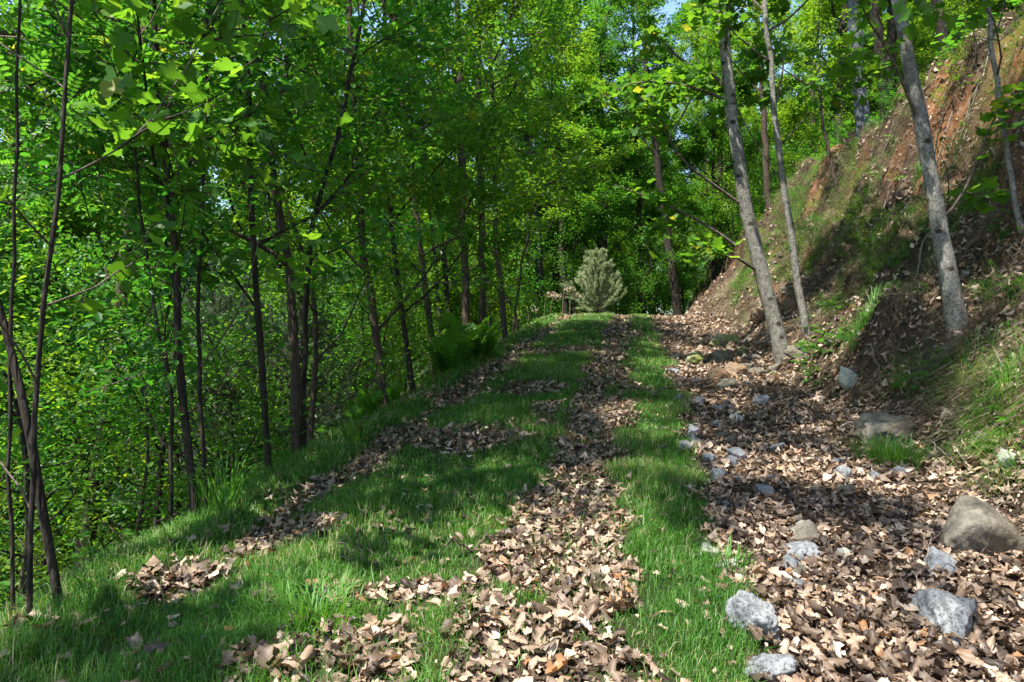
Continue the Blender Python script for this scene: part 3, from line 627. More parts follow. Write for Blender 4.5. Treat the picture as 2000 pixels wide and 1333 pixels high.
# ------------------------------------------------------------------ rocks
def icosphere(n):
    import bmesh
    bm = bmesh.new(); bmesh.ops.create_icosphere(bm, subdivisions=n, radius=1); V = np.array([v.co[:] for v in bm.verts]); f = np.array([[v.index for v in q.verts] for q in bm.faces]); bm.free(); return V, f
ICO = {k: icosphere(k) for k in (4, 5)}
def rock_mesh(seed, dims, mat, sub=4, planes=13, round_=.0, rough=.035):
    rng = np.random.default_rng(seed); D, f = ICO[sub]
    N = unit(rng.normal(0, 1, (planes, 3))); N = np.vstack([N, [[.1, -.15, 1], [.15, .1, -1]]]); N = unit(N); dd = rng.uniform(.68, 1.0, len(N))
    q = np.maximum(D @ N.T, 1e-3) / dd; k = 14 - 8.5 * round_; r = 1 / (q ** k).sum(1) ** (1 / k)
    V = D * r[:, None]
    s = seed % 9
    r2 = rough * (vn(V[:, 0] * 3 + V[:, 2] * 2, V[:, 1] * 3 - V[:, 2] * 1.7, 1.2, s) + .6 * vn(V[:, 0] * 3 - V[:, 2] * 2.5, V[:, 1] * 3 + V[:, 2] * 2, 2.7, s + 1) + .35 * vn(V[:, 0] * 6 + V[:, 2] * 5, V[:, 1] * 6 - V[:, 2] * 5, 3, s + 2))
    V = V * (1 + r2[:, None]) ; V -= (V.max(0) + V.min(0)) / 2; V *= np.array(dims) / (V.max(0) - V.min(0))
    return mesh('rock', V, f, mat, True)
ROCKS = [ # left, top, right, bottom px, material, label, tilt, roll, kind
 (1868, 945, 2030, 1112, 'tan_rock', 'large smooth tan boulder at the foot of the bank', (.1, -.1, .3), 'boulder', .55),
 (1795, 1078, 1862, 1152, 'grey_rock', 'small angular grey-white rock just below the tan boulder', (.2, .3, .5), 'rock', 0),
 (1783, 1150, 1905, 1300, 'grey_rock', 'broad streaked grey rock among the leaves below the boulder', (-.3, .3, -.5), 'rock', .1),
 (1424, 1165, 1512, 1292, 'grey_rock', 'speckled grey rock at the edge of the grass strip', (.1, .2, .4), 'rock', .2),
 (1440, 1285, 1560, 1345, 'grey_rock', 'flat grey rock at the bottom edge beside the grass strip', (.2, .1, -.3), 'rock', .1),
 (1538, 1024, 1622, 1068, 'tan_rock', 'tan slab standing on edge in the ditch leaves', (.5, .15, .3), 'rock', 0),
 (1526, 1050, 1614, 1100, 'grey_rock', 'grey slab lying against the tan slab in the ditch', (.4, .2, .35), 'rock', 0),
 (1640, 1068, 1672, 1096, 'pale_rock', 'little pale stone right of the two slabs', (0, .2, 0), 'stone', .2),
 (1362, 1060, 1412, 1096, 'pale_rock', 'pale grey stone beside the grass strip amid tan leaves', (.1, .1, .3), 'stone', .2),
 (1402, 1092, 1448, 1124, 'pale_rock', 'buff stone with a grass tuft against it', (.1, -.2, .2), 'stone', .3),
 (1424, 864, 1470, 908, 'grey_rock', 'blue-grey angular rock at the top of the ditch rock cluster', (.2, -.2, .4), 'rock', 0),
 (1416, 885, 1446, 914, 'grey_rock', 'pointed blue-grey stone leaning on the angular rock', (.3, .2, .2), 'stone', 0),
 (1380, 904, 1424, 948, 'grey_rock', 'rounded grey stone beside the shaded grass edge', (.1, .3, .5), 'stone', .4),
 (1372, 880, 1402, 906, 'grey_rock', 'low grey stone half hidden by grass above the rounded one', (.1, .1, .1), 'stone', .3),
 (1634, 902, 1668, 940, 'grey_rock', 'upright dark grey stone alone in the ditch leaves', (.2, -.3, .4), 'stone', .1),
 (1498, 924, 1526, 944, 'grey_rock', 'tiny blue-grey stone in the ditch right of the rock cluster', (.2, .1, .4), 'stone', .1),
 (1468, 762, 1514, 798, 'grey_rock', 'dark blue-grey rock in the shaded leaves below the grey trunks', (.2, .1, .2), 'rock', 0),
 (1390, 788, 1418, 804, 'grey_rock', 'flat blue-grey stone in the shaded leaves by the long stick', (.1, .1, .2), 'stone', .1),
 (1340, 826, 1372, 852, 'grey_rock', 'pale blue stone at the edge of the dark grass', (.1, .2, .3), 'stone', .1),
 (1428, 806, 1456, 826, 'grey_rock', 'small grey chip of stone in the middle of the ditch', (.1, .2, .3), 'stone', .1),
 (1300, 715, 1334, 734, 'grey_rock', 'low grey stone at the grass edge below the crest', (.1, .1, .3), 'stone', .3),
 (1672, 800, 1818, 876, 'tan_rock', 'large flat-topped tan slab at the toe of the bank', (.1, -.12, .1), 'rock', 0),
 (1642, 703, 1692, 756, 'pale_rock', 'pale lichen-covered rock set in the shaded bank', (.1, .1, .6), 'rock', .3),
 (1366, 714, 1426, 754, 'rust_rock', 'rust-orange block at the foot of the rock pile', (.1, -.45, .2), 'rock', 0),
 (1398, 734, 1450, 764, 'tan_rock', 'flat tan stone right below the rust-orange block', (.1, -.2, .4), 'rock', 0),
 (1436, 712, 1462, 738, 'pale_rock', 'small pale stone near the foot of the pale trunk', (.1, .2, .4), 'stone', .1),
 (1390, 672, 1432, 716, 'tan_rock', 'grey-brown block stacked above the rust-orange one', (.1, -.2, .4), 'rock', 0),
 (1328, 684, 1382, 716, 'mossy_rock', 'yellow-mossed flat rock at the edge of the rock pile', (.1, -.35, .3), 'rock', .1),
 (1394, 644, 1446, 676, 'mossy_rock', 'mossy rock topmost in the pile on the bank toe', (.1, -.3, .3), 'rock', .1),
 (1468, 600, 1500, 634, 'rust_rock', 'rusty rock jutting from the bank behind the pale trunk', (.1, -.3, .3), 'rock', .1),
 (1534, 580, 1560, 612, 'rust_rock', 'rusty rock between the two grey trunks', (.2, .1, .3), 'rock', .1),
 (1950, 876, 2010, 912, 'pale_rock', 'bright pale stone at the picture edge above the boulder', (.1, .1, .3), 'rock', .2),
 (1836, 792, 1876, 820, 'tan_rock', 'brown stone in the dry grass right of the flat slab', (.1, .1, .3), 'stone', .2),
 (1900, 840, 1940, 866, 'tan_rock', 'low brown stone in the dry grass above the boulder', (.1, .2, .3), 'stone', .2),
]
for i, (x0, y0, x1, y1, mt, lab, rot, nm, rd) in enumerate(ROCKS):
    b = ground_at((x0 + x1) / 2, min(y1 - (y1 - y0) * .15, 1330)); k = b[1] / F; w, h = (x1 - x0) * k, (y1 - y0) * k * (.88 if i == 0 else 1)
    dims = (w * (1.25 if i == 0 else 1), max(w * .8, h * .8), h * (.82 if i == 0 else .75 if i in (2, 3, 4) else .95))
    big_ = i in (0, 2, 3, 21)
    if i in (1, 2, 3, 4):                  # low broad rocks near the camera, seen partly from above
        b = ground_at((x0 + x1) / 2, min((y0 + y1) / 2, 1325)); dims = (w * 1.05, h * 1.1, h * .6 + .03); rot = (rot[0] * .3, rot[1] * .3, (.2, -.35, .45, .3)[i - 1])
    o = obj(nm, rock_mesh(870 + i, dims, M[mt], 5 if big_ else 4, 13 + i % 5, rd, .1 if i else .06)); o.rotation_euler = rot
    if i in (1, 2, 3, 4): o.location = (b[0], b[1], b[2] + dims[2] * .2); tag(o, lab, 'rock'); continue
    o.location = (b[0], b[1] + dims[1] * .3, b[2] + h * (.27 if i == 0 else .14) + float(terrain(b[0], b[1] + dims[1] * .3) - b[2]) * .4); tag(o, lab, 'rock')
ROCKP = np.array([o.location[:] + ((max(o.dimensions) * .5),) for o in COL.objects if o.get('category') == 'rock'])

# ------------------------------------------------------------------ dead leaves on the ground
def dry_leaf(seed, n=5, st=9):
    """a curled oak or tulip leaf: lobed outline bent along and across"""
    rng = np.random.default_rng(seed); V = []; q = []
    oak = [.03, .14, .27, .13, .36, .16, .33, .15, .03]; tul = [.04, .3, .46, .36, .3, .42, .4, .22, .02]; bee = [.02, .14, .23, .27, .27, .24, .18, .1, .01]
    w = np.array((oak, tul, oak, bee)[seed % 4]); yy = np.linspace(0, 1, 9)
    if st < 9: k = np.linspace(0, 8, st).round().astype(int); w, yy = w[k], yy[k]
    w = w * rng.uniform(.8, 1.2, len(w))
    cu, cl, tw = rng.choice([-1, 1]) * rng.uniform(.6, 3.6), rng.uniform(-2.2, 2.4), rng.uniform(-1.6, 1.6); c2 = rng.uniform(-2, 2)
    A = {5: (-1, -.5, 0, .5, 1), 3: (-1, 0, 1)}[n]
    for i in range(len(w)):
        for s in A:
            wx = s * w[i] * (1 + rng.normal(0, .1)); k = cu + c2 * (yy[i] - .5) * (1 if s > 0 else -1); th = wx * k * 1.5; R_ = 1 / (k * 1.5) if abs(k) > .05 else 0
            x = math.sin(th) * R_ if R_ else wx; z = (1 - math.cos(th)) * R_ if R_ else 0; y = yy[i] - .5
            V.append((x, y + .12 * abs(s) * (-1 if i % 2 else 1) * .6, z + .45 * cl * y * y + .35 * tw * wx * y + rng.normal(0, .02)))
    m = n
    for i in range(len(w) - 1):
        for j in range(m - 1): q.append((i * m + j, i * m + j + 1, (i + 1) * m + j + 1, (i + 1) * m + j))
    V = np.array(V); V[:, 2] -= V[:, 2].min() * .7; return V, [np.array(q)]
NEARL = [dry_leaf(900 + k, 3, 6) for k in range(16)]; LOW = [dry_leaf(960 + k, 3, 3) for k in range(16)]; HI = [dry_leaf(930 + k, 5) for k in range(16)]

def candidates(n, x0, x1, y0, y1, dens, rng):
    x, y = rng.uniform(x0, x1, n), rng.uniform(y0, y1, n); k = rng.random(n) < dens(x, y); return x[k], y[k]
def infr(x, y, m=.06): return (np.abs(x) < (.70 + m) * y + .3)
rl = np.random.default_rng(41)
def lit_d(x, y):
    u = x - cpath(y); d = leafy(x, y); v = u - 3
    d = np.where(d > .5, 1.0, .06 + .5 * d * d) * np.where(v > .1, 1.25 + .3 * vn(x, y, .8, 9), 1); d = d * np.where((v > 2.2) & (v < 3.0), .6, 1); d = np.where(u < -1.7, d * (.5 + .4 * vn(x, y, .6, 4)), d)
    return d * infr(x, y)
LP = []
for (y0, y1, per, sz) in ((1.9, 4.5, 1900, (.018, .075)), (4.5, 8, 900, (.025, .08)), (8, 14, 330, (.04, .1)), (14, 25, 110, (.06, .14))):
    x0, x1 = -.76 * y1 - .3, .76 * y1 + .3; n = int((x1 - x0) * (y1 - y0) * per); x, y = candidates(n, x0, x1, y0, y1, lit_d, rl); LP.append(np.stack([x, y, sz[0] + (1.08 * sz[1] - sz[0]) * rl.random(len(x)) ** 1.5], 1))
x, y = candidates(13000, -22, -3, 3, 26, lambda x, y: .6 + 0 * x, rl); LP.append(np.stack([x, y, rl.uniform(.08, .16, len(x))], 1))
x, y = candidates(5000, 5.5, 14, 8, 30, lambda x, y: .6 + 0 * x, rl); LP.append(np.stack([x, y, rl.uniform(.08, .14, len(x))], 1))
LP = np.concatenate(LP)
rd2 = ((LP[:, None, :2] - ROCKP[None, :, :2]) ** 2).sum(-1) < (ROCKP[None, :, 3] * .42) ** 2
LP = LP[~rd2.any(1)]
nl = normal(LP[:, 0], LP[:, 1]); N = len(LP)
LZ = np.stack([LP[:, 0], LP[:, 1], terrain(LP[:, 0], LP[:, 1]) + rl.uniform(.002, .03, N)], 1)
u_ = LP[:, 0] - cpath(LP[:, 1]); tilt = np.where((u_ > 2.6) | (u_ < -2), .35, .42)[:, None]
Fr = frames(N, nl + rl.normal(0, 1, (N, 3)) * tilt, .05, rl)
tone = np.clip(rl.normal(.45, .31, N) - .05 * sstep(1.2, 1.7, u_) * (vn(LP[:, 0], LP[:, 1], .9, 2) > -.1), 0, 1)
shown = (np.abs(LZ[:, 0]) < .69 * LZ[:, 1]) & (LZ[:, 2] - CAMZ > -.46 * LZ[:, 1]); sc_ = np.where(shown, LP[:, 2] / LZ[:, 1], 0)
top = np.argsort(-sc_)[:300]; rest = np.ones(N, bool); rest[top] = False
parts, tones = [], []; var = rl.integers(0, 16, N)
for k in range(16):
    for tpl, near in ((NEARL[k], True), (LOW[k], False)):
        m = rest & (var == k) & ((LP[:, 1] < 4.3) == near)
        if m.any(): parts.append(spread(*tpl, LZ[m], Fr[m], LP[m, 2])); tones.append(np.repeat(tone[m], len(tpl[0])))
V, f = join(parts); litter = tag(obj('leaf_litter', mesh('leaf_litter', V, f, M['dry'], False, np.concatenate(tones))), 'layer of dry brown fallen leaves over track, ditch and bank', 'leaf litter', kind='stuff')
hm = {}
for i in top:
    key = (int(rl.integers(16)), int(tone[i] * 7.99))
    if key not in hm: hm[key] = mesh('fallen_leaf', *HI[key[0]], M['dry'], True, np.full(len(HI[key[0]][0]), (key[1] + .5) / 8))
    o = obj('fallen_leaf', hm[key], litter); m4 = np.eye(4); m4[:3, :3] = Fr[i] * LP[i, 2] * 1.12; m4[:3, 3] = LZ[i] + [0, 0, .012]; o.matrix_local = Matrix(m4.tolist())

# ------------------------------------------------------------------ grass
def blades(P, nrm, L, wid, bend, rng, lean=None, tone=None):
    N = len(P); az = rng.uniform(0, 6.283, N); h = np.stack([np.cos(az), np.sin(az), np.zeros(N)], 1)
    if lean is not None: h = unit(h * .5 + lean)
    upv = unit(nrm * .35 + np.array([0, 0, 1.]) + rng.normal(0, .22, (N, 3))); s = unit(np.cross(h, upv)) * wid[:, None]
    m = P + upv * (L * .55)[:, None] + h * (L * bend * .3)[:, None]; t = P + upv * (L * (.95 - .45 * bend))[:, None] + h * (L * bend)[:, None]
    V = np.stack([P - s, P + s, m + s * .75, m - s * .75, t], 1).reshape(-1, 3); o = (np.arange(N) * 5)[:, None]
    q = o + np.array([[0, 1, 2, 3]]); tr = o + np.array([[3, 2, 4]]); return V, [q, tr]
rg_ = np.random.default_rng(51); GP = []
def gr_d(x, y):
    u = x - cpath(y); g = 1 - leafy(x, y); g = np.clip(g * 1.2 - .1, 0, 1) * (.35 + .65 * sstep(-.55, .3, vn(x, y, 2.1, 6) + .7 * vn(x, y, 7, 2)))
    thin = sstep(-1.3, -2.6, u); g = g * (1 - .35 * thin); g = np.maximum(g, .06 * (u < 1.4) * (u > -2.8)); return g * infr(x, y) * (u > -4.5) * (u < 1.75)
for (y0, y1, per) in ((1.8, 3.2, 16000), (3.2, 5, 11500), (5, 8, 6300), (8, 13, 3100), (13, 24, 1500)):
    x0, x1 = max(-.74 * y1, cpath(y0) - 3.6), min(.74 * y1, cpath(y1) + 1.9); n = int((x1 - x0) * (y1 - y0) * per); x, y = candidates(n, x0, x1, y0, y1, gr_d, rg_); GP.append(np.stack([x, y], 1))
GP = np.concatenate(GP); N = len(GP); gz = terrain(GP[:, 0], GP[:, 1]); un = GP[:, 0] - cpath(GP[:, 1])
L = rg_.uniform(.025, .095, N) * (1 + .45 * vn(GP[:, 0], GP[:, 1], 2.3, 4)) * np.where(un < -1.5, 1.5, 1.0) * (1 + .25 * (rg_.random(N) < .06)); wd = (.0008 + .00017 * GP[:, 1]) * rg_.uniform(.8, 1.4, N)
tn = np.clip(rg_.normal(.42, .17, N) + .2 * vn(GP[:, 0], GP[:, 1], 1.1, 7) + (rg_.random(N) < .15 + .16 * vn(GP[:, 0], GP[:, 1], 1.7, 9)) * .5, 0, 1)
V, f = blades(np.stack([GP[:, 0], GP[:, 1], gz], 1), normal(GP[:, 0], GP[:, 1]), L, wd, rg_.uniform(.2, .9, N), rg_)
print('grass blades', N, 'litter', len(LP))
tag(obj('grass', mesh('grass', V, f, M['grass'], False, np.repeat(tn, 5))), 'short green grass growing along the track between the leaf-filled ruts', 'grass', kind='stuff')

# bank grass: drooping dead clumps and green clumps
def clumps(n, per, Lr, wid, cond, rng, matname, name, label, droop, tmu):
    P, LN, D, TN, NR = [], [], [], [], []
    x = rng.uniform(1.5, 9, n * 14); y = rng.uniform(3, 22, n * 14); k = cond(x, y); x, y = x[k][:n], y[k][:n]; nr = normal(x, y)
    for i in range(len(x)):
        m = int(per * rng.uniform(.5, 1.5)); a = rng.normal(0, .07, (m, 2)) * rng.uniform(.7, 1.6); px_, py_ = x[i] + a[:, 0], y[i] + a[:, 1]
        P.append(np.stack([px_, py_, terrain(px_, py_)], 1)); LN.append(rng.uniform(*Lr, m) * rng.uniform(.7, 1.2)); dn = nr[i] * [1, 1, 0]; D.append(np.repeat((unit(dn[None]) * droop)[0][None] - [[0, 0, droop * .45]], m, 0)); TN.append(np.clip(rng.normal(tmu + rng.normal(0, .12), .14, m), 0, 1)); NR.append(np.repeat(nr[i][None], m, 0))
    P, LN, D, TN, NR = map(np.concatenate, (P, LN, D, TN, NR))
    V, f = blades(P, NR, LN, wid * rng.uniform(.7, 1.3, len(P)), rng.uniform(.5, 1.2, len(P)), rng, D, None)
    return tag(obj(name, mesh(name, V, f, M[matname], False, np.repeat(TN, 5))), label, name.replace('_', ' '), kind='stuff')
rb = np.random.default_rng(61)
def on_bank(lo, hi, f=.9, s=3, th=-.2):
    def c(x, y):
        v = x - cpath(y) - 3; return (v > lo) & (v < hi) & infr(x, y) & (vn(x, y, f, s) > th)
    return c
clumps(760, 48, (.1, .32), .0022, on_bank(.05, 2.7, .8, 5, -.35), rb, 'straw', 'dead_grass', 'drooping straw-coloured dead grass hanging down the bank', 1.6, .5)
clumps(460, 45, (.1, .3), .0024, on_bank(.2, 2.8, .7, 8, -.2), rb, 'grass', 'bank_grass', 'clumps of green grass growing on the steep bank', 1.1, .42)
clumps(260, 40, (.1, .3), .003, on_bank(3.05, 4.5, .7, 10, -.7), rb, 'grass', 'ridge_grass', 'green grass fringe along the top edge of the bank', .6, .6)

def tuft(px, py, n, Lr, label, seed, wid=.0028, spread_=.05, droop=.0, mat='grass', tmu=.6):
    rng = np.random.default_rng(seed); b = (shoulder_at if seed in (705, 706, 707) else ground_at)(px, py); a = rng.normal(0, spread_, (n, 2)); P = np.stack([b[0] + a[:, 0], b[1] + a[:, 1], terrain(b[0] + a[:, 0], b[1] + a[:, 1])], 1)
    lean = unit(np.c_[a, np.zeros(n)]) * .8
    V, f = blades(P - b, np.tile([0, 0, 1.], (n, 1)), rng.uniform(*Lr, n), wid * rng.uniform(.7, 1.3, n), rng.uniform(.3, 1.0, n), rng, lean)
    tag(obj('grass_tuft', mesh('grass_tuft', V, f, M[mat], False, np.repeat(np.clip(rng.normal(tmu, .15, n), 0, .88), 5)), None, b), label, 'grass tuft')
TUFTS = [(1740, 905, 420, (.14, .3), 'dark green grass tuft in front of the flat tan slab'), (1885, 745, 300, (.14, .3), 'bright green grass tuft on the bank above the flat slab'), (1425, 1112, 160, (.07, .14), 'small green tuft against the buff stone'), (1985, 800, 260, (.12, .28), 'green grass tuft on the bank at the picture edge'),
 (1690, 640, 420, (.15, .35), 'broad shaded grass clump on the bank below the mottled trunk'), (435, 985, 60, (.3, .55), 'clump of long arching grass on the lower shoulder'), (690, 860, 60, (.2, .4), 'long grass at the shoulder edge below the forked trunk'), (610, 1210, 300, (.1, .2), 'bright sunlit grass tuft in the lower grass'), (1905, 840, 200, (.08, .2), 'short green tuft right of the flat tan slab'), (1560, 690, 160, (.08, .2), 'small grass tuft at the foot of the pale trunk'), (1800, 330, 200, (.1, .3), 'grass clump under the clay scarp beside the mottled trunk')]
for i, (px, py, n, Lr, lab) in enumerate(TUFTS): tuft(px, py, n, Lr, lab, 700 + i, .004 if i in (5, 6) else .0026, .1 if n > 250 else .05)

# ------------------------------------------------------------------ ferns
def frond_mesh(seed, pairs=20):
    rng = np.random.default_rng(seed); V, t = [], []
    def pt(s): return np.array([0, .1 * s + .36 * s * s, 1.0 * s - .2 * s * s])
    for i in range(pairs):
        s0 = .12 + .86 * i / pairs; p = pt(s0); tg = unit(pt(s0 + .02) - p); l = .24 * math.sin(math.pi * min(1, (s0 * .92 + .12)) ** 1.1) ** .8 + .01; w = .42 / pairs
        for sgn in (-1, 1):
            side = np.array([sgn, 0, 0]); d = unit(side + tg * .35 + rng.normal(0, .06, 3)); b = len(V); n_ = 5
            V += [p - tg * w, p + tg * w, p + d * l * .5 + tg * w * 1.1, p + d * l + np.array([0, 0, -.02]), p + d * l * .5 - tg * w * 1.1]; t += [(b, b + 1, b + 2), (b, b + 2, b + 4), (b + 4, b + 2, b + 3)]
    for i in range(8):
        b = len(V); p, q = pt(i / 8), pt((i + 1) / 8); r_ = .008 * (1 - i / 9); V += [p - [r_, 0, 0], p + [r_, 0, 0], q + [r_, 0, 0], q - [r_, 0, 0]]; t += [(b, b + 1, b + 2), (b, b + 2, b + 3)]
    V = np.array(V, float); return mesh('frond', V, [np.array(t)], M['fern'], False, np.clip(rng.normal(.5, .15, len(V)), 0, 1))
FR = [frond_mesh(s) for s in (1, 2, 3)]
FERNS = [(862, 712, 1.0), (885, 716, .9), (908, 706, 1.0), (930, 702, .85), (950, 696, .75), (875, 690, 1.0), (915, 682, .95), (948, 676, .7), (892, 672, .85)]
def fern(b, s, lab, grp, seed, nf=12):
    rng = np.random.default_rng(seed); root = bpy.data.objects.new('fern', None); COL.objects.link(root); root.location = b; tag(root, lab, 'fern', grp)
    for k in range(nf):
        o = obj('frond', FR[k % 3], root); o.rotation_euler = (rng.normal(.0, .12), rng.normal(0, .1), k * 2.4 + rng.normal(0, .2)); q = s * rng.uniform(.7, 1.1); o.scale = (q, q * rng.uniform(.7, 1.2), q)
for i, (px, py, s) in enumerate(FERNS): fern(shoulder_at(px, py), .9 * s, 'tall green fern in the clump on the grass shoulder below the brown trunks', 'ferns in the clump on the shoulder', 300 + i, 9)
for i, (px, py, s) in enumerate([(722, 790, .8), (765, 756, .8), (690, 800, .6), (700, 770, .8)]): fern(shoulder_at(px, py), .5 * s, 'pale low fern below the shoulder behind the bending trunk', 'pale ferns below the shoulder', 330 + i)

# ------------------------------------------------------------------ broad-leaved weeds on the bank
def weed_mesh(seed):
    rng = np.random.default_rng(seed); parts = []; n = 12
    P = np.zeros((n, 3)); az = np.arange(n) * 2.4; r = rng.uniform(.03, .16, n); P[:, 0] = np.cos(az) * r; P[:, 1] = np.sin(az) * r; P[:, 2] = rng.uniform(.06, .24, n)
    f = np.stack([np.cos(az), np.sin(az), -.2 + 0 * az], 1); Fr_ = frames(n, np.array([0, 0, 1.]), .25, rng, f * 3, .3); lv = spread(*fan([(0, 0), (.3, .15), (.42, .45), (.3, .75), (0, 1)]), P, Fr_, rng.uniform(.06, .11, n))
    st = [tube(np.array([[0, 0, -.03], p * [.3, .3, .6], p]), np.array([.003, .002, .0015]), 4) for p in P]
    return join(st), lv, rng.uniform(.3, .9, n)
WM = []
for s in (1, 2, 3):
    st, lv, tn = weed_mesh(s); WM.append((mesh('stalks', *st, M['fern'], True, np.full(len(st[0]), .2)), mesh('leaves', *lv, M['wood_leaf'], False, np.repeat(tn * .6, 15))))
def weed(b, s, k, lab, grp):
    root = bpy.data.objects.new('weed', None); COL.objects.link(root); root.location = b; root.scale = (s,) * 3; root.rotation_euler.z = k * 1.7; tag(root, lab, 'weed', grp)
    obj('stalks', WM[k % 3][0], root); tag(obj('leaves', WM[k % 3][1], root), kind='stuff')
for i, (px, py, s) in enumerate([(1585, 650, .9), (1605, 668, 1), (1625, 680, 1), (1650, 676, 1.1), (1668, 690, .9), (1590, 705, 1.1), (1575, 690, .9), (1580, 745, 1.0), (1592, 762, .8), (1610, 700, .9), (1565, 720, .7)]):
    weed(ground_at(px, py), s * .95, i, 'broad-leaved green weed in the patch beside the foot of the grey trunks', 'weeds beside the grey trunks')
rwd = np.random.default_rng(77)
for k in range(110):
    y = rwd.uniform(4.5, 22); x = cpath(y) + 3 + rwd.uniform(.3, 3.2); sz = rwd.uniform(.4, .95)
    if x < .72 * y: weed(np.array([x, y, float(terrain(x, y))]), sz, k, 'small leafy weed rooted on the face of the bank', 'weeds scattered over the bank')
k = 0
while k < 46:
    y = rwd.uniform(6, 22); x = cpath(y) + 3 + rwd.uniform(3.0, 4.3)
    if x < .74 * y: weed(np.array([x, y, float(terrain(x, y))]), rwd.uniform(.9, 1.9), k, 'leafy weed growing along the top lip of the bank', 'weeds along the top lip of the bank')
    k += 1
k = 0
while k < 16:
    y = rwd.uniform(6.5, 20); x = cpath(y) + 3 + rwd.uniform(.7, 3.0)
    if x < .7 * y: place(sap, x, y, rwd, rwd.uniform(.16, .34), 'tiny tree seedling rooted in the steep bank', 'seedlings on the bank', 'seedling')
    k += 1
for k in range(44):
    y = rwd.uniform(3, 9.5); x = cpath(y) - rwd.uniform(1.7, 4.5)
    if x > -.72 * y: weed(np.array([x, y, float(terrain(x, y))]), rwd.uniform(.6, 1.2), k, 'leafy green plant in the undergrowth just below the grass shoulder', 'plants below the grass shoulder')

# dry seed heads on the crest
for i, (px, h) in enumerate([(1030, .8), (1062, .95), (1075, .75), (1098, .85), (1112, .7)]):
    rng = np.random.default_rng(400 + i); y = 22.2 + rng.uniform(-.5, .5); x = (px - 1000) / F * y; b = np.array([x, y, float(terrain(x, y))])
    root = bpy.data.objects.new('dry_seed_head', None); COL.objects.link(root); root.location = b; tag(root, 'dry pale seed head standing on the crest beside the young pine', 'dry plant', 'dry seed heads on the crest')
    P = resample([(0, 0, -.05), (.03, 0, h * .6), (.12, 0, h * .95), (.3, 0, h * .9)], 8); obj('stalk', mesh('stalk', *tube(P, np.linspace(.008, .003, 8), 4), M['straw'], True, np.full(8 * 4 + 1, .6)), root)
    n = 120; a = rng.random(n) ** .7; q = np.stack([np.interp(a, [0, 1], [.08, .32]), np.zeros(n), h * (.93 - .03 * a)], 1) + rng.normal(0, .05, (n, 3)); V, f = spread(*RHOMB, q, frames(n, np.array([0, 0, 1.]), 1, rng), rng.uniform(.03, .07, n)); tag(obj('seeds', mesh('seeds', V, f, M['straw'], False, np.full(len(V), .7)), root), kind='stuff')

# ------------------------------------------------------------------ fallen sticks
STICKS = [([(1275, 785), (1330, 762), (1400, 757), (1520, 770)], 8, 'long thin stick lying across the dark grass and ditch leaves', 'twig'), ([(1262, 672), (1290, 690), (1322, 712)], 4, 'thin dark stick on the track beside the right-hand grass', 'twig'), ([(1100, 905), (1135, 918), (1190, 925)], 7, 'curved stick lying in the right wheel track', 'twig'), ([(1690, 930), (1760, 905), (1870, 870)], 5, 'slender twig reaching from the tuft toward the bank', 'twig'), ([(1790, 1180), (1812, 1110), (1826, 1060)], 3, 'pale dry stem crossing the small grey-white rock', 'dead_wood'),
 ([(1895, 1225), (1905, 1290), (1950, 1332)], 2.5, 'pale dry stem below the streaked grey rock', 'dead_wood'), ([(1830, 1150), (1880, 1120), (2000, 1118)], 4, 'thin brown twig below the tan boulder', 'twig'), ([(1810, 880), (1850, 900), (1900, 930)], 5, 'grey twig in the leaves right of the flat slab', 'dead_wood'), ([(1690, 690), (1712, 720), (1722, 760)], 5, 'bent twig on the bank beside the pale lichen rock', 'dead_wood'), ([(1640, 560), (1700, 530), (1790, 500)], 6, 'thin fallen branch across the shaded bank', 'twig'), ([(1860, 790), (1900, 770), (1990, 720)], 5, 'dead stem lying up the bank over dry grass', 'dead_wood'), ([(660, 1090), (690, 1098), (715, 1112)], 6, 'short dark stick in the lower grass', 'twig'), ([(870, 1095), (930, 1090), (978, 1072)], 9, 'crooked dark stick at the end of the leaf patch', 'twig'), ([(690, 815), (720, 795), (755, 775)], 7, 'dead branch at the foot of the bending shoulder trunk', 'dead_wood'), ([(1640, 850), (1700, 838), (1760, 815)], 6, 'grey stem leaning on the flat tan slab', 'dead_wood')]
for i, (pts, w, lab, mt) in enumerate(STICKS):
    G = [ground_at(*p) for p in pts]; b = G[0]; P = resample(G, 14); P[:, 2] = terrain(P[:, 0], P[:, 1]) + .065 + .025 * np.sin(np.arange(14) * .9); rng = np.random.default_rng(950 + i); P[1:-1] += rng.normal(0, .008, (12, 3)); r = .5 * w * b[1] / F * .6
    root = bpy.data.objects.new('stick', None); COL.objects.link(root); root.location = b; tag(root, lab, 'stick'); V, f = tube(P - b, np.linspace(r, r * .4, 14), 6); obj('stem', mesh('stem', V, f, M[mt], True), root)
    Q = branch(P[8] - b, unit(P[9] - P[8]) + np.array([.3, .2, .35]), .12 + 8 * r, 3, rng, 0, .2); V, f = tube(Q, np.linspace(r * .4, r * .2, 4), 4); obj('side_twig', mesh('side_twig', V, f, M[mt], True), root)
# arched bare sapling on the shoulder near the crest
b = shoulder_at(1012, 642); P = resample([b - [0, 0, .05]] + [at(*p, b[1]) for p in ((1006, 612), (990, 585), (960, 555), (920, 530), (895, 505))], 16); V, f = tube(P - b, np.linspace(.035, .008, 16), 7)
tag(obj('arched_sapling', mesh('arched_sapling', V, f, M['dark_bark'], True), None, b), 'bare dark stem arching left over the grass near the crest', 'sapling')

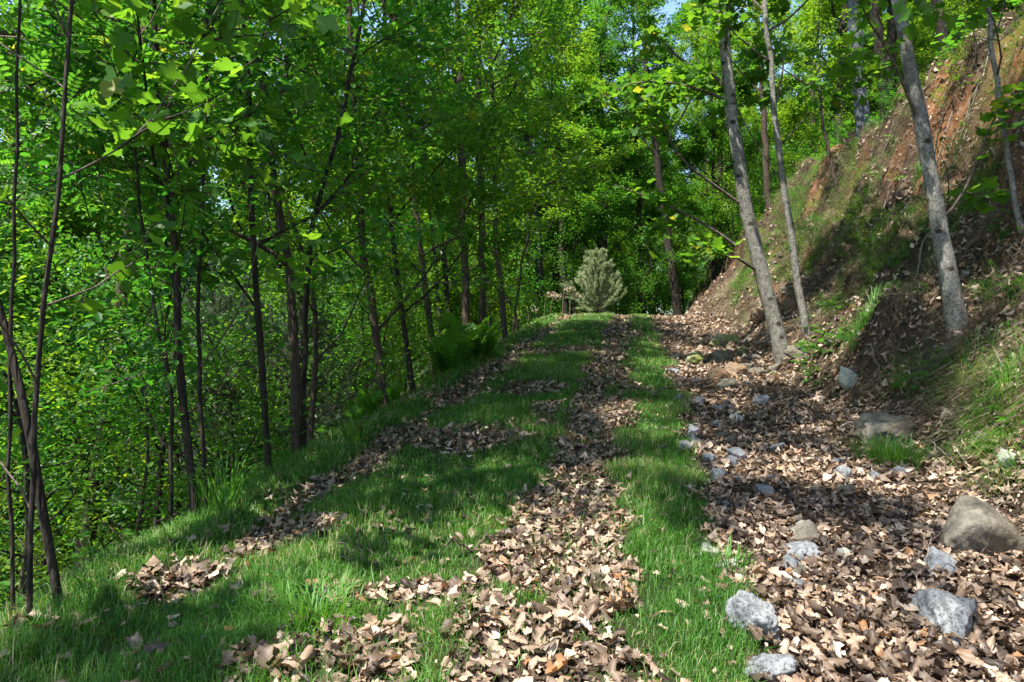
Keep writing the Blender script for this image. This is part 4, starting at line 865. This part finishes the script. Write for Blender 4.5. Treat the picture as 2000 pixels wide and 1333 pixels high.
# loose stones and bare roots on the face of the cut bank
rs = np.random.default_rng(88); SM = [rock_mesh(990 + k, (1, .8, .65), M[m_], 4, 14, .1, .1) for k, m_ in enumerate(('tan_rock', 'rust_rock', 'tan_rock', 'mossy_rock', 'pale_rock'))]
for k in range(46):
    y = rs.uniform(5, 19); x = cpath(y) + 3 + rs.uniform(.15, 2.9)
    if x > .72 * y: continue
    o = obj('stone', SM[k % 5]); q = rs.uniform(.05, .2) * (.6 + .05 * y); o.scale = (q,) * 3; o.rotation_euler = (rs.normal(0, .4), rs.normal(0, .4), rs.uniform(0, 6.28)); o.location = (x, y, float(terrain(x, y)) + .08 * q)
    tag(o, 'small brown stone sticking out of the bank face', 'stone', 'stones in the bank face')
for k in range(30):
    y = rs.uniform(6.5, 15); x = cpath(y) + 3 + rs.uniform(1.6, 2.9); n_ = 12
    if x > .72 * y: continue
    P = np.zeros((n_, 3)); d_ = unit(np.array([-1, rs.normal(0, .35)])); st_ = rs.uniform(.05, .11)
    for m_ in range(n_): P[m_, :2] = (x, y) + d_ * st_ * m_ + rs.normal(0, .018, 2)
    P[:, 2] = terrain(P[:, 0], P[:, 1]) + .03 + .05 * np.abs(np.sin(np.arange(n_) * .8 + k)); b = P[0].copy(); r = rs.uniform(.006, .018)
    V, f = tube(P - b, np.linspace(r, r * .3, n_), 5); tag(obj('exposed_root', mesh('exposed_root', V, f, M['twig' if k % 3 else 'dead_wood'], True), None, b), 'bare root hanging down the cut bank below the clay scarp', 'root', 'bare roots on the bank')

# half-buried stones along the ditch and a tumbled pile at the foot of the bank
SG = [rock_mesh(1010 + k, (1, .8, .6), M[m_], 4, 14, .05, .12) for k, m_ in enumerate(('grey_rock', 'grey_rock', 'tan_rock', 'grey_rock'))]; SB = [rock_mesh(1020 + k, (1, .7, .5), M[m_], 4, 14, 0, .12) for k, m_ in enumerate(('rust_rock', 'tan_rock', 'mossy_rock', 'tan_rock'))]
for k in range(64):
    if k < 40: y = rs.uniform(3.2, 10.5); u = rs.normal(1.65, .22) if k % 3 else rs.uniform(1.4, 2.9); q = rs.uniform(.05, .15); S_ = SG
    else: y = rs.uniform(9.3, 13.2); u = rs.uniform(2.2, 3.2); q = rs.uniform(.12, .36); S_ = SB
    x = cpath(y) + u; o = obj('stone', S_[k % 4]); o.scale = (q,) * 3; o.rotation_euler = (rs.normal(0, .35), rs.normal(0, .35), rs.uniform(0, 6.28)); o.location = (x, y, float(terrain(x, y)) + .16 * q)
    if k < 40: tag(o, 'small half-buried grey stone in the ditch leaves beside the grass strip', 'stone', 'stones along the ditch')
    else: tag(o, 'tumbled brown stone in the pile below the pale leaning trunk', 'stone', 'stones tumbled at the bank foot')
